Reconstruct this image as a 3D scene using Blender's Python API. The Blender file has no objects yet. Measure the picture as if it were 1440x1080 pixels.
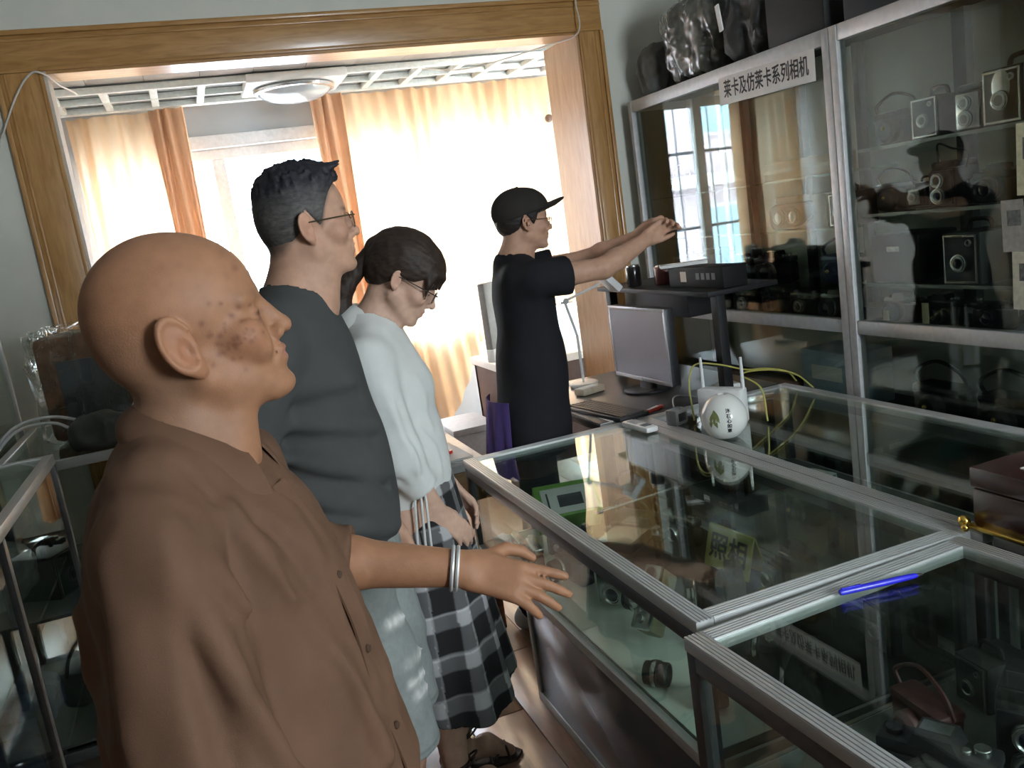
import bpy, bmesh, math, random
import numpy as np
from mathutils import Vector, Matrix, Quaternion

# ------------------------------------------------------------------ camera, world, lights, exposure
scn = bpy.context.scene
COL = scn.collection
random.seed(7); np.random.seed(7)
cam_d = bpy.data.cameras.new('camera')
cam = bpy.data.objects.new('camera', cam_d); COL.objects.link(cam)
cam_d.sensor_width = 36.0; cam_d.lens = 1211.4 / 1440 * 36.0
cam_d.clip_start = 0.02; cam_d.clip_end = 200
_r = Vector((0.9258, -0.3495, -0.1438)); _f = Vector((0.3219, 0.9286, -0.1849)); _u = _r.cross(_f)
cam.matrix_world = Matrix(((_r.x, _u.x, -_f.x, 0.0), (_r.y, _u.y, -_f.y, 0.0), (_r.z, _u.z, -_f.z, 1.6), (0, 0, 0, 1)))
scn.camera = cam
scn.view_settings.view_transform = 'Standard'; scn.view_settings.look = 'None'
scn.view_settings.gamma = 1.0; scn.view_settings.use_curve_mapping = False
scn.view_settings.exposure = 0.6

w = bpy.data.worlds.new('hazy_sky'); scn.world = w; w.use_nodes = True
bg = w.node_tree.nodes['Background']
bg.inputs[0].default_value = (0.86, 0.94, 1.0, 1); bg.inputs[1].default_value = 38.0

def portal(loc, rot, sx, sy):
    l = bpy.data.lights.new('window_portal', 'AREA'); l.shape = 'RECTANGLE'; l.size = sx; l.size_y = sy
    l.cycles.is_portal = True
    o = bpy.data.objects.new('window_portal', l); COL.objects.link(o); o.location = loc; o.rotation_euler = rot
    return o
portal((1.05, 6.52, 1.62), (math.radians(-90), 0, 0), 3.2, 1.5)          # sunroom window, daylight enters towards -Y
portal((1.72, -1.78, 1.93), (math.radians(90), 0, 0), 0.95, 0.95)           # unseen window behind the camera, added for fill light

# ------------------------------------------------------------------ small helpers
def tag(o, label=None, cat=None, group=None, kind=None):
    if label: o['label'] = label
    if cat: o['category'] = cat
    if group: o['group'] = group
    if kind: o['kind'] = kind
    return o

def empty(name, loc=(0, 0, 0), rz=0.0, parent=None):
    o = bpy.data.objects.new(name, None); COL.objects.link(o)
    o.location = loc; o.rotation_euler = (0, 0, rz); o.empty_display_size = 0.05
    if parent: o.parent = parent
    return o

def thing(name, label, cat, loc=(0, 0, 0), rz=0.0, group=None):
    return tag(empty(name, loc, rz), label, cat, group)

def link(name, me, mat=None, parent=None):
    o = bpy.data.objects.new(name, me); COL.objects.link(o)
    if mat is not None and not me.materials: me.materials.append(mat)
    if parent: o.parent = parent
    return o

def smooth(me, ang=None):
    me.polygons.foreach_set('use_smooth', np.ones(len(me.polygons), bool))
    if ang is not None:
        try: me.set_sharp_from_angle(angle=math.radians(ang))
        except Exception: pass

class MB:
    """collects shapes into one bmesh; build() links it as one mesh object"""
    def __init__(s): s.bm = bmesh.new()
    def _add(s, verts, faces, M=None):
        vs = [s.bm.verts.new(M @ Vector(v) if M else Vector(v)) for v in verts]
        for f in faces:
            try: s.bm.faces.new([vs[i] for i in f])
            except ValueError: pass
        return vs
    def box(s, lo, hi, M=None, bev=0.0):
        x0, y0, z0 = lo; x1, y1, z1 = hi
        if bev <= 0:
            v = [(x0,y0,z0),(x1,y0,z0),(x1,y1,z0),(x0,y1,z0),(x0,y0,z1),(x1,y0,z1),(x1,y1,z1),(x0,y1,z1)]
            s._add(v, [(3,2,1,0),(4,5,6,7),(0,1,5,4),(1,2,6,5),(2,3,7,6),(3,0,4,7)], M)
        else:
            b = min(bev, (x1-x0)/2.01, (y1-y0)/2.01, (z1-z0)/2.01)
            t = bmesh.new(); bmesh.ops.create_cube(t, size=1)
            for vv in t.verts: vv.co = Vector(((x0+x1)/2+vv.co.x*(x1-x0), (y0+y1)/2+vv.co.y*(y1-y0), (z0+z1)/2+vv.co.z*(z1-z0)))
            bmesh.ops.bevel(t, geom=t.edges[:], offset=b, segments=2, affect='EDGES', profile=0.5)
            s.merge(t, M); t.free()
        return s
    def cbox(s, c, d, M=None, bev=0.0):
        return s.box((c[0]-d[0]/2, c[1]-d[1]/2, c[2]-d[2]/2), (c[0]+d[0]/2, c[1]+d[1]/2, c[2]+d[2]/2), M, bev)
    def merge(s, t, M=None):
        mp = {}
        for v in t.verts: mp[v] = s.bm.verts.new(M @ v.co if M else v.co)
        for f in t.faces:
            try: s.bm.faces.new([mp[v] for v in f.verts])
            except ValueError: pass
    def lathe(s, prof, n=24, M=None, axis='z'):
        """prof: list of (r, h)"""
        rings = []
        for r, h in prof:
            if r < 1e-6:
                p = {'z': (0,0,h), 'x': (h,0,0), 'y': (0,h,0)}[axis]
                rings.append([s.bm.verts.new(M @ Vector(p) if M else Vector(p))])
            else:
                ring = []
                for i in range(n):
                    a = 2*math.pi*i/n; c, q = r*math.cos(a), r*math.sin(a)
                    p = {'z': (c,q,h), 'x': (h,c,q), 'y': (q,h,c)}[axis]
                    ring.append(s.bm.verts.new(M @ Vector(p) if M else Vector(p)))
                rings.append(ring)
        for A, B in zip(rings, rings[1:]):
            for i in range(n):
                j = (i+1) % n
                try:
                    if len(A) == 1 and len(B) == 1: continue
                    if len(A) == 1: s.bm.faces.new((A[0], B[j], B[i]))
                    elif len(B) == 1: s.bm.faces.new((A[i], A[j], B[0]))
                    else: s.bm.faces.new((A[i], A[j], B[j], B[i]))
                except ValueError: pass
        for R_, fl in ((rings[0], True), (rings[-1], False)):
            if len(R_) > 2:
                try: s.bm.faces.new(R_[::-1] if fl else R_)
                except ValueError: pass
        return s
    def cyl(s, c, r, h, n=20, axis='z', M=None, bev=0.0):
        T = Matrix.Translation(Vector(c))
        if M: T = M @ T
        if bev > 0: pr = [(r-bev, -h/2), (r, -h/2+bev), (r, h/2-bev), (r-bev, h/2)]
        else: pr = [(r, -h/2), (r, h/2)]
        return s.lathe(pr, n, T, axis)
    def tube(s, pts, r, n=8, closed=False, M=None):
        pts = [Vector(p) for p in pts]; m = len(pts)
        rr = r if isinstance(r, (list, tuple)) else [r]*m
        up = Vector((0,0,1)); rings = []; prev = None
        for i, p in enumerate(pts):
            if closed: d = pts[(i+1)%m]-pts[i-1]
            else: d = pts[min(i+1,m-1)]-pts[max(i-1,0)]
            if d.length < 1e-9: d = Vector((0,0,1))
            d.normalize()
            if prev is None:
                a = d.cross(up if abs(d.z) < 0.9 else Vector((1,0,0)))
            else:
                a = prev - d*prev.dot(d)
                if a.length < 1e-6: a = d.cross(up)
            a.normalize(); prev = a; b = d.cross(a)
            rings.append([s.bm.verts.new(M @ (p+rr[i]*(math.cos(2*math.pi*k/n)*a+math.sin(2*math.pi*k/n)*b)) if M else p+rr[i]*(math.cos(2*math.pi*k/n)*a+math.sin(2*math.pi*k/n)*b)) for k in range(n)])
        rng = range(m) if closed else range(m-1)
        for i in rng:
            A, B = rings[i], rings[(i+1)%m]
            for k in range(n):
                j = (k+1)%n; s.bm.faces.new((A[k], A[j], B[j], B[k]))
        if not closed:
            s.bm.faces.new(rings[0][::-1]); s.bm.faces.new(rings[-1])
        return s
    def sphere(s, c, r, n=16, M=None):
        rx, ry, rz = r if isinstance(r, (tuple, list)) else (r, r, r)
        T = Matrix.Translation(Vector(c)) @ Matrix.Diagonal((rx, ry, rz, 1))
        if M: T = M @ T
        m = max(6, n//2)
        return s.lathe([(math.sin(math.pi*i/m), -math.cos(math.pi*i/m)) for i in range(m+1)], n, T)
    def prism(s, poly, z0, z1, M=None, axis='z'):
        """poly: 2D outline, extruded along axis"""
        def p3(p, h): return {'z': (p[0], p[1], h), 'y': (p[0], h, p[1]), 'x': (h, p[0], p[1])}[axis]
        n = len(poly)
        v = [p3(p, z0) for p in poly]+[p3(p, z1) for p in poly]
        s._add(v, [tuple(range(n))[::-1], tuple(range(n, 2*n))]+[(i, (i+1)%n, n+(i+1)%n, n+i) for i in range(n)], M)
        return s
    def grid(s, fn, nu, nv, M=None, thick=0.0):
        """fn(u,v)->point, u,v in 0..1"""
        V = [[s.bm.verts.new(M @ Vector(fn(i/nu, j/nv)) if M else Vector(fn(i/nu, j/nv))) for j in range(nv+1)] for i in range(nu+1)]
        fs = [s.bm.faces.new((V[i][j], V[i+1][j], V[i+1][j+1], V[i][j+1])) for i in range(nu) for j in range(nv)]
        if thick:
            s.bm.normal_update(); bmesh.ops.solidify(s.bm, geom=fs, thickness=thick)
        return s
    def mesh(s, name, sm=None):
        bmesh.ops.recalc_face_normals(s.bm, faces=s.bm.faces[:])
        me = bpy.data.meshes.new(name); s.bm.to_mesh(me); s.bm.free()
        if sm is not None: smooth(me, sm)
        return me
    def build(s, name, mat, parent=None, sm=40):
        return link(name, s.mesh(name, sm), mat, parent)

def copy_tree(o, parent=None):
    c = o.copy(); COL.objects.link(c)
    if parent is not None: c.parent = parent
    for ch in list(o.children): copy_tree(ch, c)
    return c

def catmull(pts, n=8):
    pts = [np.array(p, float) for p in pts]; out = []
    P = [2*pts[0]-pts[1]]+pts+[2*pts[-1]-pts[-2]]
    for i in range(1, len(P)-2):
        for k in range(n):
            t = k/n
            out.append(0.5*((2*P[i])+(-P[i-1]+P[i+1])*t+(2*P[i-1]-5*P[i]+4*P[i+1]-P[i+2])*t*t+(-P[i-1]+3*P[i]-3*P[i+1]+P[i+2])*t**3))
    out.append(pts[-1]); return [tuple(map(float, p)) for p in out]

# ------------------------------------------------------------------ materials
MATS = {}
def mat(name, col, rough=0.6, metal=0.0, var=0.08, vscale=40.0, bump=0.0, bscale=200.0, spec=0.5, vstretch=None, coat=0.0, attr=None, col2=None, trans=None):
    if name in MATS: return MATS[name]
    m = bpy.data.materials.new(name); m.use_nodes = True; nt = m.node_tree; N = nt.nodes; L = nt.links
    b = N['Principled BSDF']
    b.inputs['Roughness'].default_value = rough; b.inputs['Metallic'].default_value = metal
    b.inputs['Specular IOR Level'].default_value = spec
    if coat: b.inputs['Coat Weight'].default_value = coat; b.inputs['Coat Roughness'].default_value = 0.08
    tc = N.new('ShaderNodeTexCoord'); mp = N.new('ShaderNodeMapping'); L.new(tc.outputs['Object'], mp.inputs[0])
    if vstretch: mp.inputs['Scale'].default_value = vstretch
    nz = N.new('ShaderNodeTexNoise'); nz.inputs['Scale'].default_value = vscale; nz.inputs['Detail'].default_value = 4
    L.new(mp.outputs[0], nz.inputs['Vector'])
    ramp = N.new('ShaderNodeValToRGB')
    c = np.array(col[:3], float); c2 = np.array(col2[:3], float) if col2 is not None else c*(1+var)
    c1 = c*(1-var)
    ramp.color_ramp.elements[0].position = 0.3; ramp.color_ramp.elements[1].position = 0.7
    ramp.color_ramp.elements[0].color = (*c1, 1); ramp.color_ramp.elements[1].color = (*c2, 1)
    L.new(nz.outputs['Fac'], ramp.inputs[0])
    out = ramp.outputs[0]
    if attr:
        a = N.new('ShaderNodeAttribute'); a.attribute_name = attr
        mx = N.new('ShaderNodeMix'); mx.data_type = 'RGBA'; mx.blend_type = 'MULTIPLY'; mx.inputs[0].default_value = 1.0
        L.new(a.outputs['Color'], mx.inputs[6]); L.new(out, mx.inputs[7]); out = mx.outputs[2]
    L.new(out, b.inputs['Base Color'])
    if bump > 0:
        n2 = N.new('ShaderNodeTexNoise'); n2.inputs['Scale'].default_value = bscale; n2.inputs['Detail'].default_value = 3
        L.new(mp.outputs[0], n2.inputs['Vector'])
        bp = N.new('ShaderNodeBump'); bp.inputs['Strength'].default_value = bump; bp.inputs['Distance'].default_value = 0.002
        L.new(n2.outputs['Fac'], bp.inputs['Height']); L.new(bp.outputs[0], b.inputs['Normal'])
    if trans:
        t = N.new('ShaderNodeBsdfTranslucent'); t.inputs[0].default_value = (*trans[1], 1)
        ms = N.new('ShaderNodeMixShader'); ms.inputs[0].default_value = trans[0]
        L.new(b.outputs[0], ms.inputs[1]); L.new(t.outputs[0], ms.inputs[2]); L.new(ms.outputs[0], N['Material Output'].inputs[0])
    MATS[name] = m; return m

def glass(name, tint=(0.93, 0.97, 0.95), boost=1.9, rough=0.0):
    """thin pane: clear with Fresnel mirror reflection"""
    if name in MATS: return MATS[name]
    m = bpy.data.materials.new(name); m.use_nodes = True; nt = m.node_tree; N = nt.nodes; L = nt.links
    N.remove(N['Principled BSDF'])
    lw_ = N.new('ShaderNodeLayerWeight'); lw_.inputs['Blend'].default_value = 0.5
    pw = N.new('ShaderNodeMath'); pw.operation = 'POWER'; pw.inputs[1].default_value = 5.0
    mu = N.new('ShaderNodeMath'); mu.operation = 'MULTIPLY_ADD'; mu.inputs[1].default_value = 0.96*boost; mu.inputs[2].default_value = 0.042*boost; mu.use_clamp = True
    # the pane has two faces: keep the same Fresnel on both
    tr = N.new('ShaderNodeBsdfTransparent'); tr.inputs[0].default_value = (*tint, 1)
    gl = N.new('ShaderNodeBsdfGlossy'); gl.inputs['Roughness'].default_value = rough; gl.inputs['Color'].default_value = (0.95, 1, 0.98, 1)
    ms = N.new('ShaderNodeMixShader')
    L.new(lw_.outputs['Facing'], pw.inputs[0]); L.new(pw.outputs[0], mu.inputs[0]); L.new(mu.outputs[0], ms.inputs[0]); L.new(tr.outputs[0], ms.inputs[1]); L.new(gl.outputs[0], ms.inputs[2])
    L.new(ms.outputs[0], N['Material Output'].inputs[0]); MATS[name] = m; return m

def wood(name, c1, c2, scale=3.0, stretch=(1, 1, 12), rough=0.35, coat=0.3):
    if name in MATS: return MATS[name]
    m = bpy.data.materials.new(name); m.use_nodes = True; nt = m.node_tree; N = nt.nodes; L = nt.links
    b = N['Principled BSDF']; b.inputs['Roughness'].default_value = rough
    b.inputs['Coat Weight'].default_value = coat; b.inputs['Coat Roughness'].default_value = 0.15
    tc = N.new('ShaderNodeTexCoord'); mp = N.new('ShaderNodeMapping'); L.new(tc.outputs['Object'], mp.inputs[0])
    mp.inputs['Scale'].default_value = stretch
    nz = N.new('ShaderNodeTexNoise'); nz.inputs['Scale'].default_value = scale; nz.inputs['Detail'].default_value = 8; nz.inputs['Distortion'].default_value = 1.2
    L.new(mp.outputs[0], nz.inputs['Vector'])
    ramp = N.new('ShaderNodeValToRGB'); e = ramp.color_ramp.elements
    e[0].position = 0.35; e[0].color = (*c1, 1); e[1].position = 0.65; e[1].color = (*c2, 1)
    L.new(nz.outputs['Fac'], ramp.inputs[0]); L.new(ramp.outputs[0], b.inputs['Base Color'])
    bp = N.new('ShaderNodeBump'); bp.inputs['Strength'].default_value = 0.15; bp.inputs['Distance'].default_value = 0.001
    L.new(nz.outputs['Fac'], bp.inputs['Height']); L.new(bp.outputs[0], b.inputs['Normal'])
    MATS[name] = m; return m

ALU = lambda: mat('brushed_aluminium', (0.46, 0.47, 0.455), 0.45, 0.35, 0.025, 25, vstretch=(1, 1, 1))
BLACK = lambda: mat('black_plastic', (0.018, 0.018, 0.020), 0.42, 0, 0.2, 60, 0.1, 400)
LEATHER = lambda: mat('black_leatherette', (0.022, 0.021, 0.021), 0.55, 0, 0.25, 120, 0.5, 700)
CHROME = lambda: mat('worn_chrome', (0.62, 0.62, 0.60), 0.25, 0.95, 0.12, 50)
BROWNL = lambda: mat('brown_leather', (0.10, 0.055, 0.03), 0.5, 0, 0.3, 40, 0.4, 300)
WHITEP = lambda: mat('white_plastic', (0.72, 0.72, 0.70), 0.35, 0, 0.03, 20)
PAPER = lambda: mat('white_paper', (0.75, 0.74, 0.70), 0.8, 0, 0.05, 15)
INK = lambda: mat('black_ink', (0.015, 0.015, 0.015), 0.7, 0, 0.1, 30)
LENS = lambda: mat('lens_glass', (0.012, 0.014, 0.03), 0.06, 0, 0.3, 20, spec=0.9)

def text_mesh(name, s, size, depth=0.0006, bold=0.0):
    c = bpy.data.curves.new(name, 'FONT'); c.body = s; c.size = size; c.extrude = depth; c.align_x = 'CENTER'; c.align_y = 'CENTER'
    c.resolution_u = 3
    o = bpy.data.objects.new(name, c); COL.objects.link(o)
    dg = bpy.context.evaluated_depsgraph_get()
    me = bpy.data.meshes.new_from_object(o.evaluated_get(dg)); bpy.data.objects.remove(o); bpy.data.curves.remove(c)
    me.materials.clear()
    if bold:
        b = bmesh.new(); b.from_mesh(me); src = b.copy()
        for dx, dy in ((bold, 0), (-bold, 0), (0, bold), (0, -bold)):
            t = src.copy(); bmesh.ops.translate(t, vec=(dx, dy, dx*0.02), verts=t.verts[:]); m2 = bpy.data.meshes.new('tmp'); t.to_mesh(m2); b.from_mesh(m2); bpy.data.meshes.remove(m2); t.free()
        b.to_mesh(me); b.free(); src.free()
    return me
# ------------------------------------------------------------------ implicit-surface kit for bodies, heads and clothes
def V3(*a): return np.array(a if len(a) == 3 else a[0], dtype=np.float32)
def ell(P, c, r):
    q = P-V3(c); r = V3(r)
    k0 = np.sqrt(((q/r)**2).sum(1)); k1 = np.sqrt(((q/(r*r))**2).sum(1))+1e-9
    return k0*(k0-1.0)/k1
def cap(P, a, b, ra, rb):
    a = V3(a); b = V3(b); d = b-a; q = P-a
    t = np.clip((q@d)/max(float(d@d), 1e-9), 0, 1)
    return np.sqrt(((q-t[:, None]*d)**2).sum(1))-(ra+(rb-ra)*t)
def segd(P, a, b):
    a = V3(a); b = V3(b); d = b-a; q = P-a
    t = np.clip((q@d)/max(float(d@d), 1e-9), 0, 1)
    return np.sqrt(((q-t[:, None]*d)**2).sum(1)), t
def rbox(P, c, hs, r):
    q = np.abs(P-V3(c))-(V3(hs)-r)
    return np.sqrt((np.maximum(q, 0)**2).sum(1))+np.minimum(q.max(1), 0)-r
def smin(a, b, k):
    h = np.clip(0.5+0.5*(b-a)/k, 0, 1); return b+(a-b)*h-k*h*(1-h)
def smax(a, b, k): return -smin(-a, -b, k)
def chain(P, pts, rs, k=0.01):
    d = None
    for i in range(len(pts)-1):
        e = cap(P, pts[i], pts[i+1], rs[i], rs[i+1]); d = e if d is None else smin(d, e, k)
    return d
def fold(P, d, pts, wid, hgt):
    """raise (or sink) a soft ridge along a polyline"""
    m = None
    for a, b in zip(pts, pts[1:]):
        e, _ = segd(P, a, b); m = e if m is None else np.minimum(m, e)
    return d-hgt*np.exp(-(m/wid)**2)
_rng = np.random.RandomState(3); _NT = _rng.rand(64, 64, 64).astype(np.float32)
def vnoise(P, s):
    q = P*s; i = np.floor(q).astype(np.int32); f = q-i; f = f*f*(3-2*f); i &= 63; j = (i+1) & 63
    g = _NT; x0, y0, z0 = i.T; x1, y1, z1 = j.T; fx, fy, fz = f.T
    a = g[x0, y0, z0]*(1-fx)+g[x1, y0, z0]*fx; b = g[x0, y1, z0]*(1-fx)+g[x1, y1, z0]*fx
    c = g[x0, y0, z1]*(1-fx)+g[x1, y0, z1]*fx; e = g[x0, y1, z1]*(1-fx)+g[x1, y1, z1]*fx
    return (a*(1-fy)+b*fy)*(1-fz)+(c*(1-fy)+e*fy)*fz-0.5
def masked(P, lo, hi, fn, big=0.3):
    lo = V3(lo); hi = V3(hi)
    m = ((P > lo) & (P < hi)).all(1)
    d = np.maximum(np.maximum(lo-P, P-hi).max(1), 0)+0.02
    if m.any(): d[m] = fn(P[m])
    return d.astype(np.float32)

def axis_pts(lo, hi, h, fine=None):
    """rectilinear spacing h, finer inside fine=(a,b,hf)"""
    xs = [lo]
    while xs[-1] < hi:
        st = h
        for a, b, hf in ((fine if isinstance(fine, list) else [fine]) if fine else []):
            if a-h < xs[-1] < b: st = min(st, hf)
        xs.append(xs[-1]+st)
    n = (len(xs)-1) % 8
    if n:
        for _ in range(8-n): xs.append(xs[-1]+h)
    return np.array(xs, np.float32)

def surf(fn, lo, hi, h, fine=None):
    """surface nets on a rectilinear grid -> verts, quads. fine=[(a,b,hf) per axis]"""
    ax = [axis_pts(lo[i], hi[i], h, fine[i] if fine else None) for i in range(3)]
    n = [len(a)-1 for a in ax]; B = 8; nb = [k//B for k in n]
    ce = [0.5*(a[:-1:B]+a[B::B]) for a in ax]; hs = [0.5*(a[B::B]-a[:-1:B]) for a in ax]
    G = np.stack(np.meshgrid(*ce, indexing='ij'), -1).reshape(-1, 3); HS = np.stack(np.meshgrid(*hs, indexing='ij'), -1).reshape(-1, 3)
    dc = fn(G); act = np.abs(dc) < np.sqrt((HS**2).sum(1))*1.12+0.005
    sgn = np.where(dc < 0, -1.0, 1.0).reshape(nb).astype(np.float32)
    D = np.repeat(np.repeat(np.repeat(sgn, B, 0), B, 1), B, 2); D = np.pad(D, ((0, 1),)*3, mode='edge')
    ids = np.argwhere(act.reshape(nb))
    for s in range(0, len(ids), 150):
        ch = ids[s:s+150]; pts = []
        for (i, j, k) in ch:
            X, Y, Z = np.meshgrid(ax[0][i*B:i*B+B+1], ax[1][j*B:j*B+B+1], ax[2][k*B:k*B+B+1], indexing='ij')
            pts.append(np.stack([X, Y, Z], -1).reshape(-1, 3))
        v = fn(np.concatenate(pts)).reshape(len(ch), B+1, B+1, B+1)
        for q, (i, j, k) in enumerate(ch): D[i*B:i*B+B+1, j*B:j*B+B+1, k*B:k*B+B+1] = v[q]
    D[D == 0] = 1e-7
    I = D < 0
    s = np.zeros(n, np.int8)
    for a in (0, 1):
        for b in (0, 1):
            for c in (0, 1): s += I[a:n[0]+a, b:n[1]+b, c:n[2]+c]
    A = (s > 0) & (s < 8); ijk = np.argwhere(A); idx = np.full(n, -1, np.int32); idx[A] = np.arange(len(ijk))
    co = [(a, b, c) for a in (0, 1) for b in (0, 1) for c in (0, 1)]
    val = [D[ijk[:, 0]+a, ijk[:, 1]+b, ijk[:, 2]+c] for a, b, c in co]
    pos = np.zeros((len(ijk), 3), np.float32); cnt = np.zeros(len(ijk), np.float32)
    for p in range(8):
        for q in range(p+1, 8):
            df = np.array(co[q])-np.array(co[p])
            if np.abs(df).sum() != 1: continue
            m = (val[p] < 0) != (val[q] < 0)
            t = val[p][m]/(val[p][m]-val[q][m]); pos[m] += np.array(co[p])+t[:, None]*df; cnt[m] += 1
    pos /= cnt[:, None]
    verts = np.stack([np.interp(ijk[:, k]+pos[:, k], np.arange(n[k]+1), ax[k]) for k in range(3)], 1)
    F = []
    for a in range(3):
        b, c = (a+1) % 3, (a+2) % 3
        sl0 = [slice(None)]*3; sl1 = [slice(None)]*3; sl0[a] = slice(0, n[a]); sl1[a] = slice(1, n[a]+1)
        i0 = I[tuple(sl0)]; ch = i0 != I[tuple(sl1)]
        e = np.argwhere(ch); e = e[(e[:, b] > 0) & (e[:, c] > 0) & (e[:, b] < n[b]) & (e[:, c] < n[c])]
        def cell(db, dc_):
            f = e.copy(); f[:, b] -= db; f[:, c] -= dc_; return idx[f[:, 0], f[:, 1], f[:, 2]]
        q = np.stack([cell(1, 1), cell(0, 1), cell(0, 0), cell(1, 0)], 1)
        fl = ~i0[e[:, 0], e[:, 1], e[:, 2]]; q[fl] = q[fl][:, ::-1]; F.append(q)
    F = np.concatenate(F); F = F[(F >= 0).all(1)]
    return verts.astype(np.float32), F

def relax(v, F, it=2, lam=0.5):
    e = np.concatenate([F[:, [0, 1]], F[:, [1, 2]], F[:, [2, 3]], F[:, [3, 0]]])
    for _ in range(it):
        acc = np.zeros_like(v); cnt = np.zeros(len(v), np.float32)
        for k in range(3):
            acc[:, k] = np.bincount(e[:, 0], v[e[:, 1], k], len(v))+np.bincount(e[:, 1], v[e[:, 0], k], len(v))
        cnt = np.bincount(e[:, 0], minlength=len(v))+np.bincount(e[:, 1], minlength=len(v))
        v = v+lam*(acc/np.maximum(cnt, 1)[:, None]-v)
    return v.astype(np.float32)

def np_mesh(name, v, F, col=None, cattr='tint'):
    me = bpy.data.meshes.new(name); me.vertices.add(len(v)); me.vertices.foreach_set('co', v.ravel().astype(np.float32))
    me.loops.add(F.size); me.loops.foreach_set('vertex_index', F.ravel().astype(np.int32))
    me.polygons.add(len(F)); me.polygons.foreach_set('loop_start', np.arange(0, F.size, F.shape[1], dtype=np.int32))
    me.update(calc_edges=True); smooth(me)
    if col is not None:
        a = me.color_attributes.new(cattr, 'FLOAT_COLOR', 'POINT')
        a.data.foreach_set('color', np.concatenate([col, np.ones((len(v), 1))], 1).astype(np.float32).ravel())
    return me

def sdf_obj(name, fn, lo, hi, h, m, parent, colfn=None, fine=None, it=1):
    v, F = surf(fn, lo, hi, h, fine); v = relax(v, F, it)
    me = np_mesh(name, v, F, colfn(v) if colfn else None)
    return link(name, me, m, parent)

def frame(yaw, pitch=0.0, roll=0.0):
    """columns: forward, left, up (yaw from +X ccw, pitch up positive), degrees"""
    y, p, r = map(math.radians, (yaw, pitch, roll))
    f = np.array([math.cos(y)*math.cos(p), math.sin(y)*math.cos(p), math.sin(p)])
    l = np.array([-math.sin(y), math.cos(y), 0]); u = np.cross(f, l)
    l2 = l*math.cos(r)+u*math.sin(r); u2 = np.cross(f, l2)
    return np.stack([f, l2, u2], 1).astype(np.float32)
# ------------------------------------------------------------------ the room and the sunroom
XL, XR, YB, YF, ZC = -1.75, 2.66, -1.75, 4.15, 2.90
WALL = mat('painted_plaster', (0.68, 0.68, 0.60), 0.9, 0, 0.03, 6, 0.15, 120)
WHITEW = mat('white_wall_paint', (0.66, 0.67, 0.68), 0.85, 0, 0.03, 6)
OAK = wood('honey_oak', (0.38, 0.19, 0.055), (0.52, 0.285, 0.10), 5.0, (9, 9, 1))
OAKH = wood('honey_oak_head', (0.38, 0.19, 0.055), (0.52, 0.285, 0.10), 5.0, (1, 9, 9))

def struct(name, mb, m, parent=None, sm=None):
    o = mb.build(name, m, parent, sm)
    if parent is None: tag(o, kind='structure')
    return o
# floor: base slab and laminate planks
PL = [wood('laminate_plank_%d' % k, (0.24+0.03*k, 0.13+0.02*k, 0.08+0.012*k), (0.32+0.03*k, 0.185+0.02*k, 0.115+0.012*k), 4.0, (8, 1, 8), 0.30, 0.25) for k in range(3)]
fl = struct('floor', MB().box((XL, YB, -0.10), (XR, 6.6, -0.012)), mat('floor_screed', (0.06, 0.035, 0.025), 0.8))
pm = []
for k in range(3):
    b = MB(); b.box((0, 0, 0), (0.190, 1.18, 0.012), None, 0.0015); me = b.mesh('plank', 40); me.materials.append(PL[k]); pm.append(me)
xi = 0; x = XL
while x < XR-0.01:
    y = YB-random.random()*0.9
    while y < 6.5:
        if y+1.18 < 6.6:
            o = link('plank', pm[random.randrange(3)], None, fl); o.location = (x, max(y, YB), -0.012)
        y += 1.1835
    x += 0.1925; xi += 1
struct('wall_left', MB().box((XL-0.12, YB-0.2, -0.1), (XL, 4.15, ZC)), mat('bounce_cutting_brown', (0.26, 0.24, 0.20), 0.9, 0, 0.05, 6))  # unseen wall, coloured dark to cut bounced light
struct('wall_right', MB().box((XR, YB-0.2, -0.1), (XR+0.12, 4.55, ZC)), WALL)
struct('ceiling', MB().box((XL-0.12, YB-0.2, ZC), (XR+0.12, 4.55, ZC+0.12)), WHITEW)
b = MB()
b.box((XL, YB-0.2, -0.1), (1.25, YB, ZC)); b.box((2.19, YB-0.2, -0.1), (XR, YB, ZC)); b.box((1.25, YB-0.2, -0.1), (2.19, YB, 1.46)); b.box((1.25, YB-0.2, 2.40), (2.19, YB, ZC))
struct('wall_back', b, mat('bounce_cutting_brown', (0.26, 0.24, 0.20), 0.9, 0, 0.05, 6))  # unseen too, same dark colour to keep the fill down
# far wall with the wide opening
OX0, OX1, OZ = -0.395, 2.055, 2.475
b = MB(); b.box((XL-0.12, YF, -0.1), (OX0, YF+0.15, ZC)); b.box((OX1, YF, -0.1), (XR, YF+0.40, ZC)); b.box((OX0, YF, OZ), (OX1, YF+0.15, ZC))
struct('wall_far', b, WALL)
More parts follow.
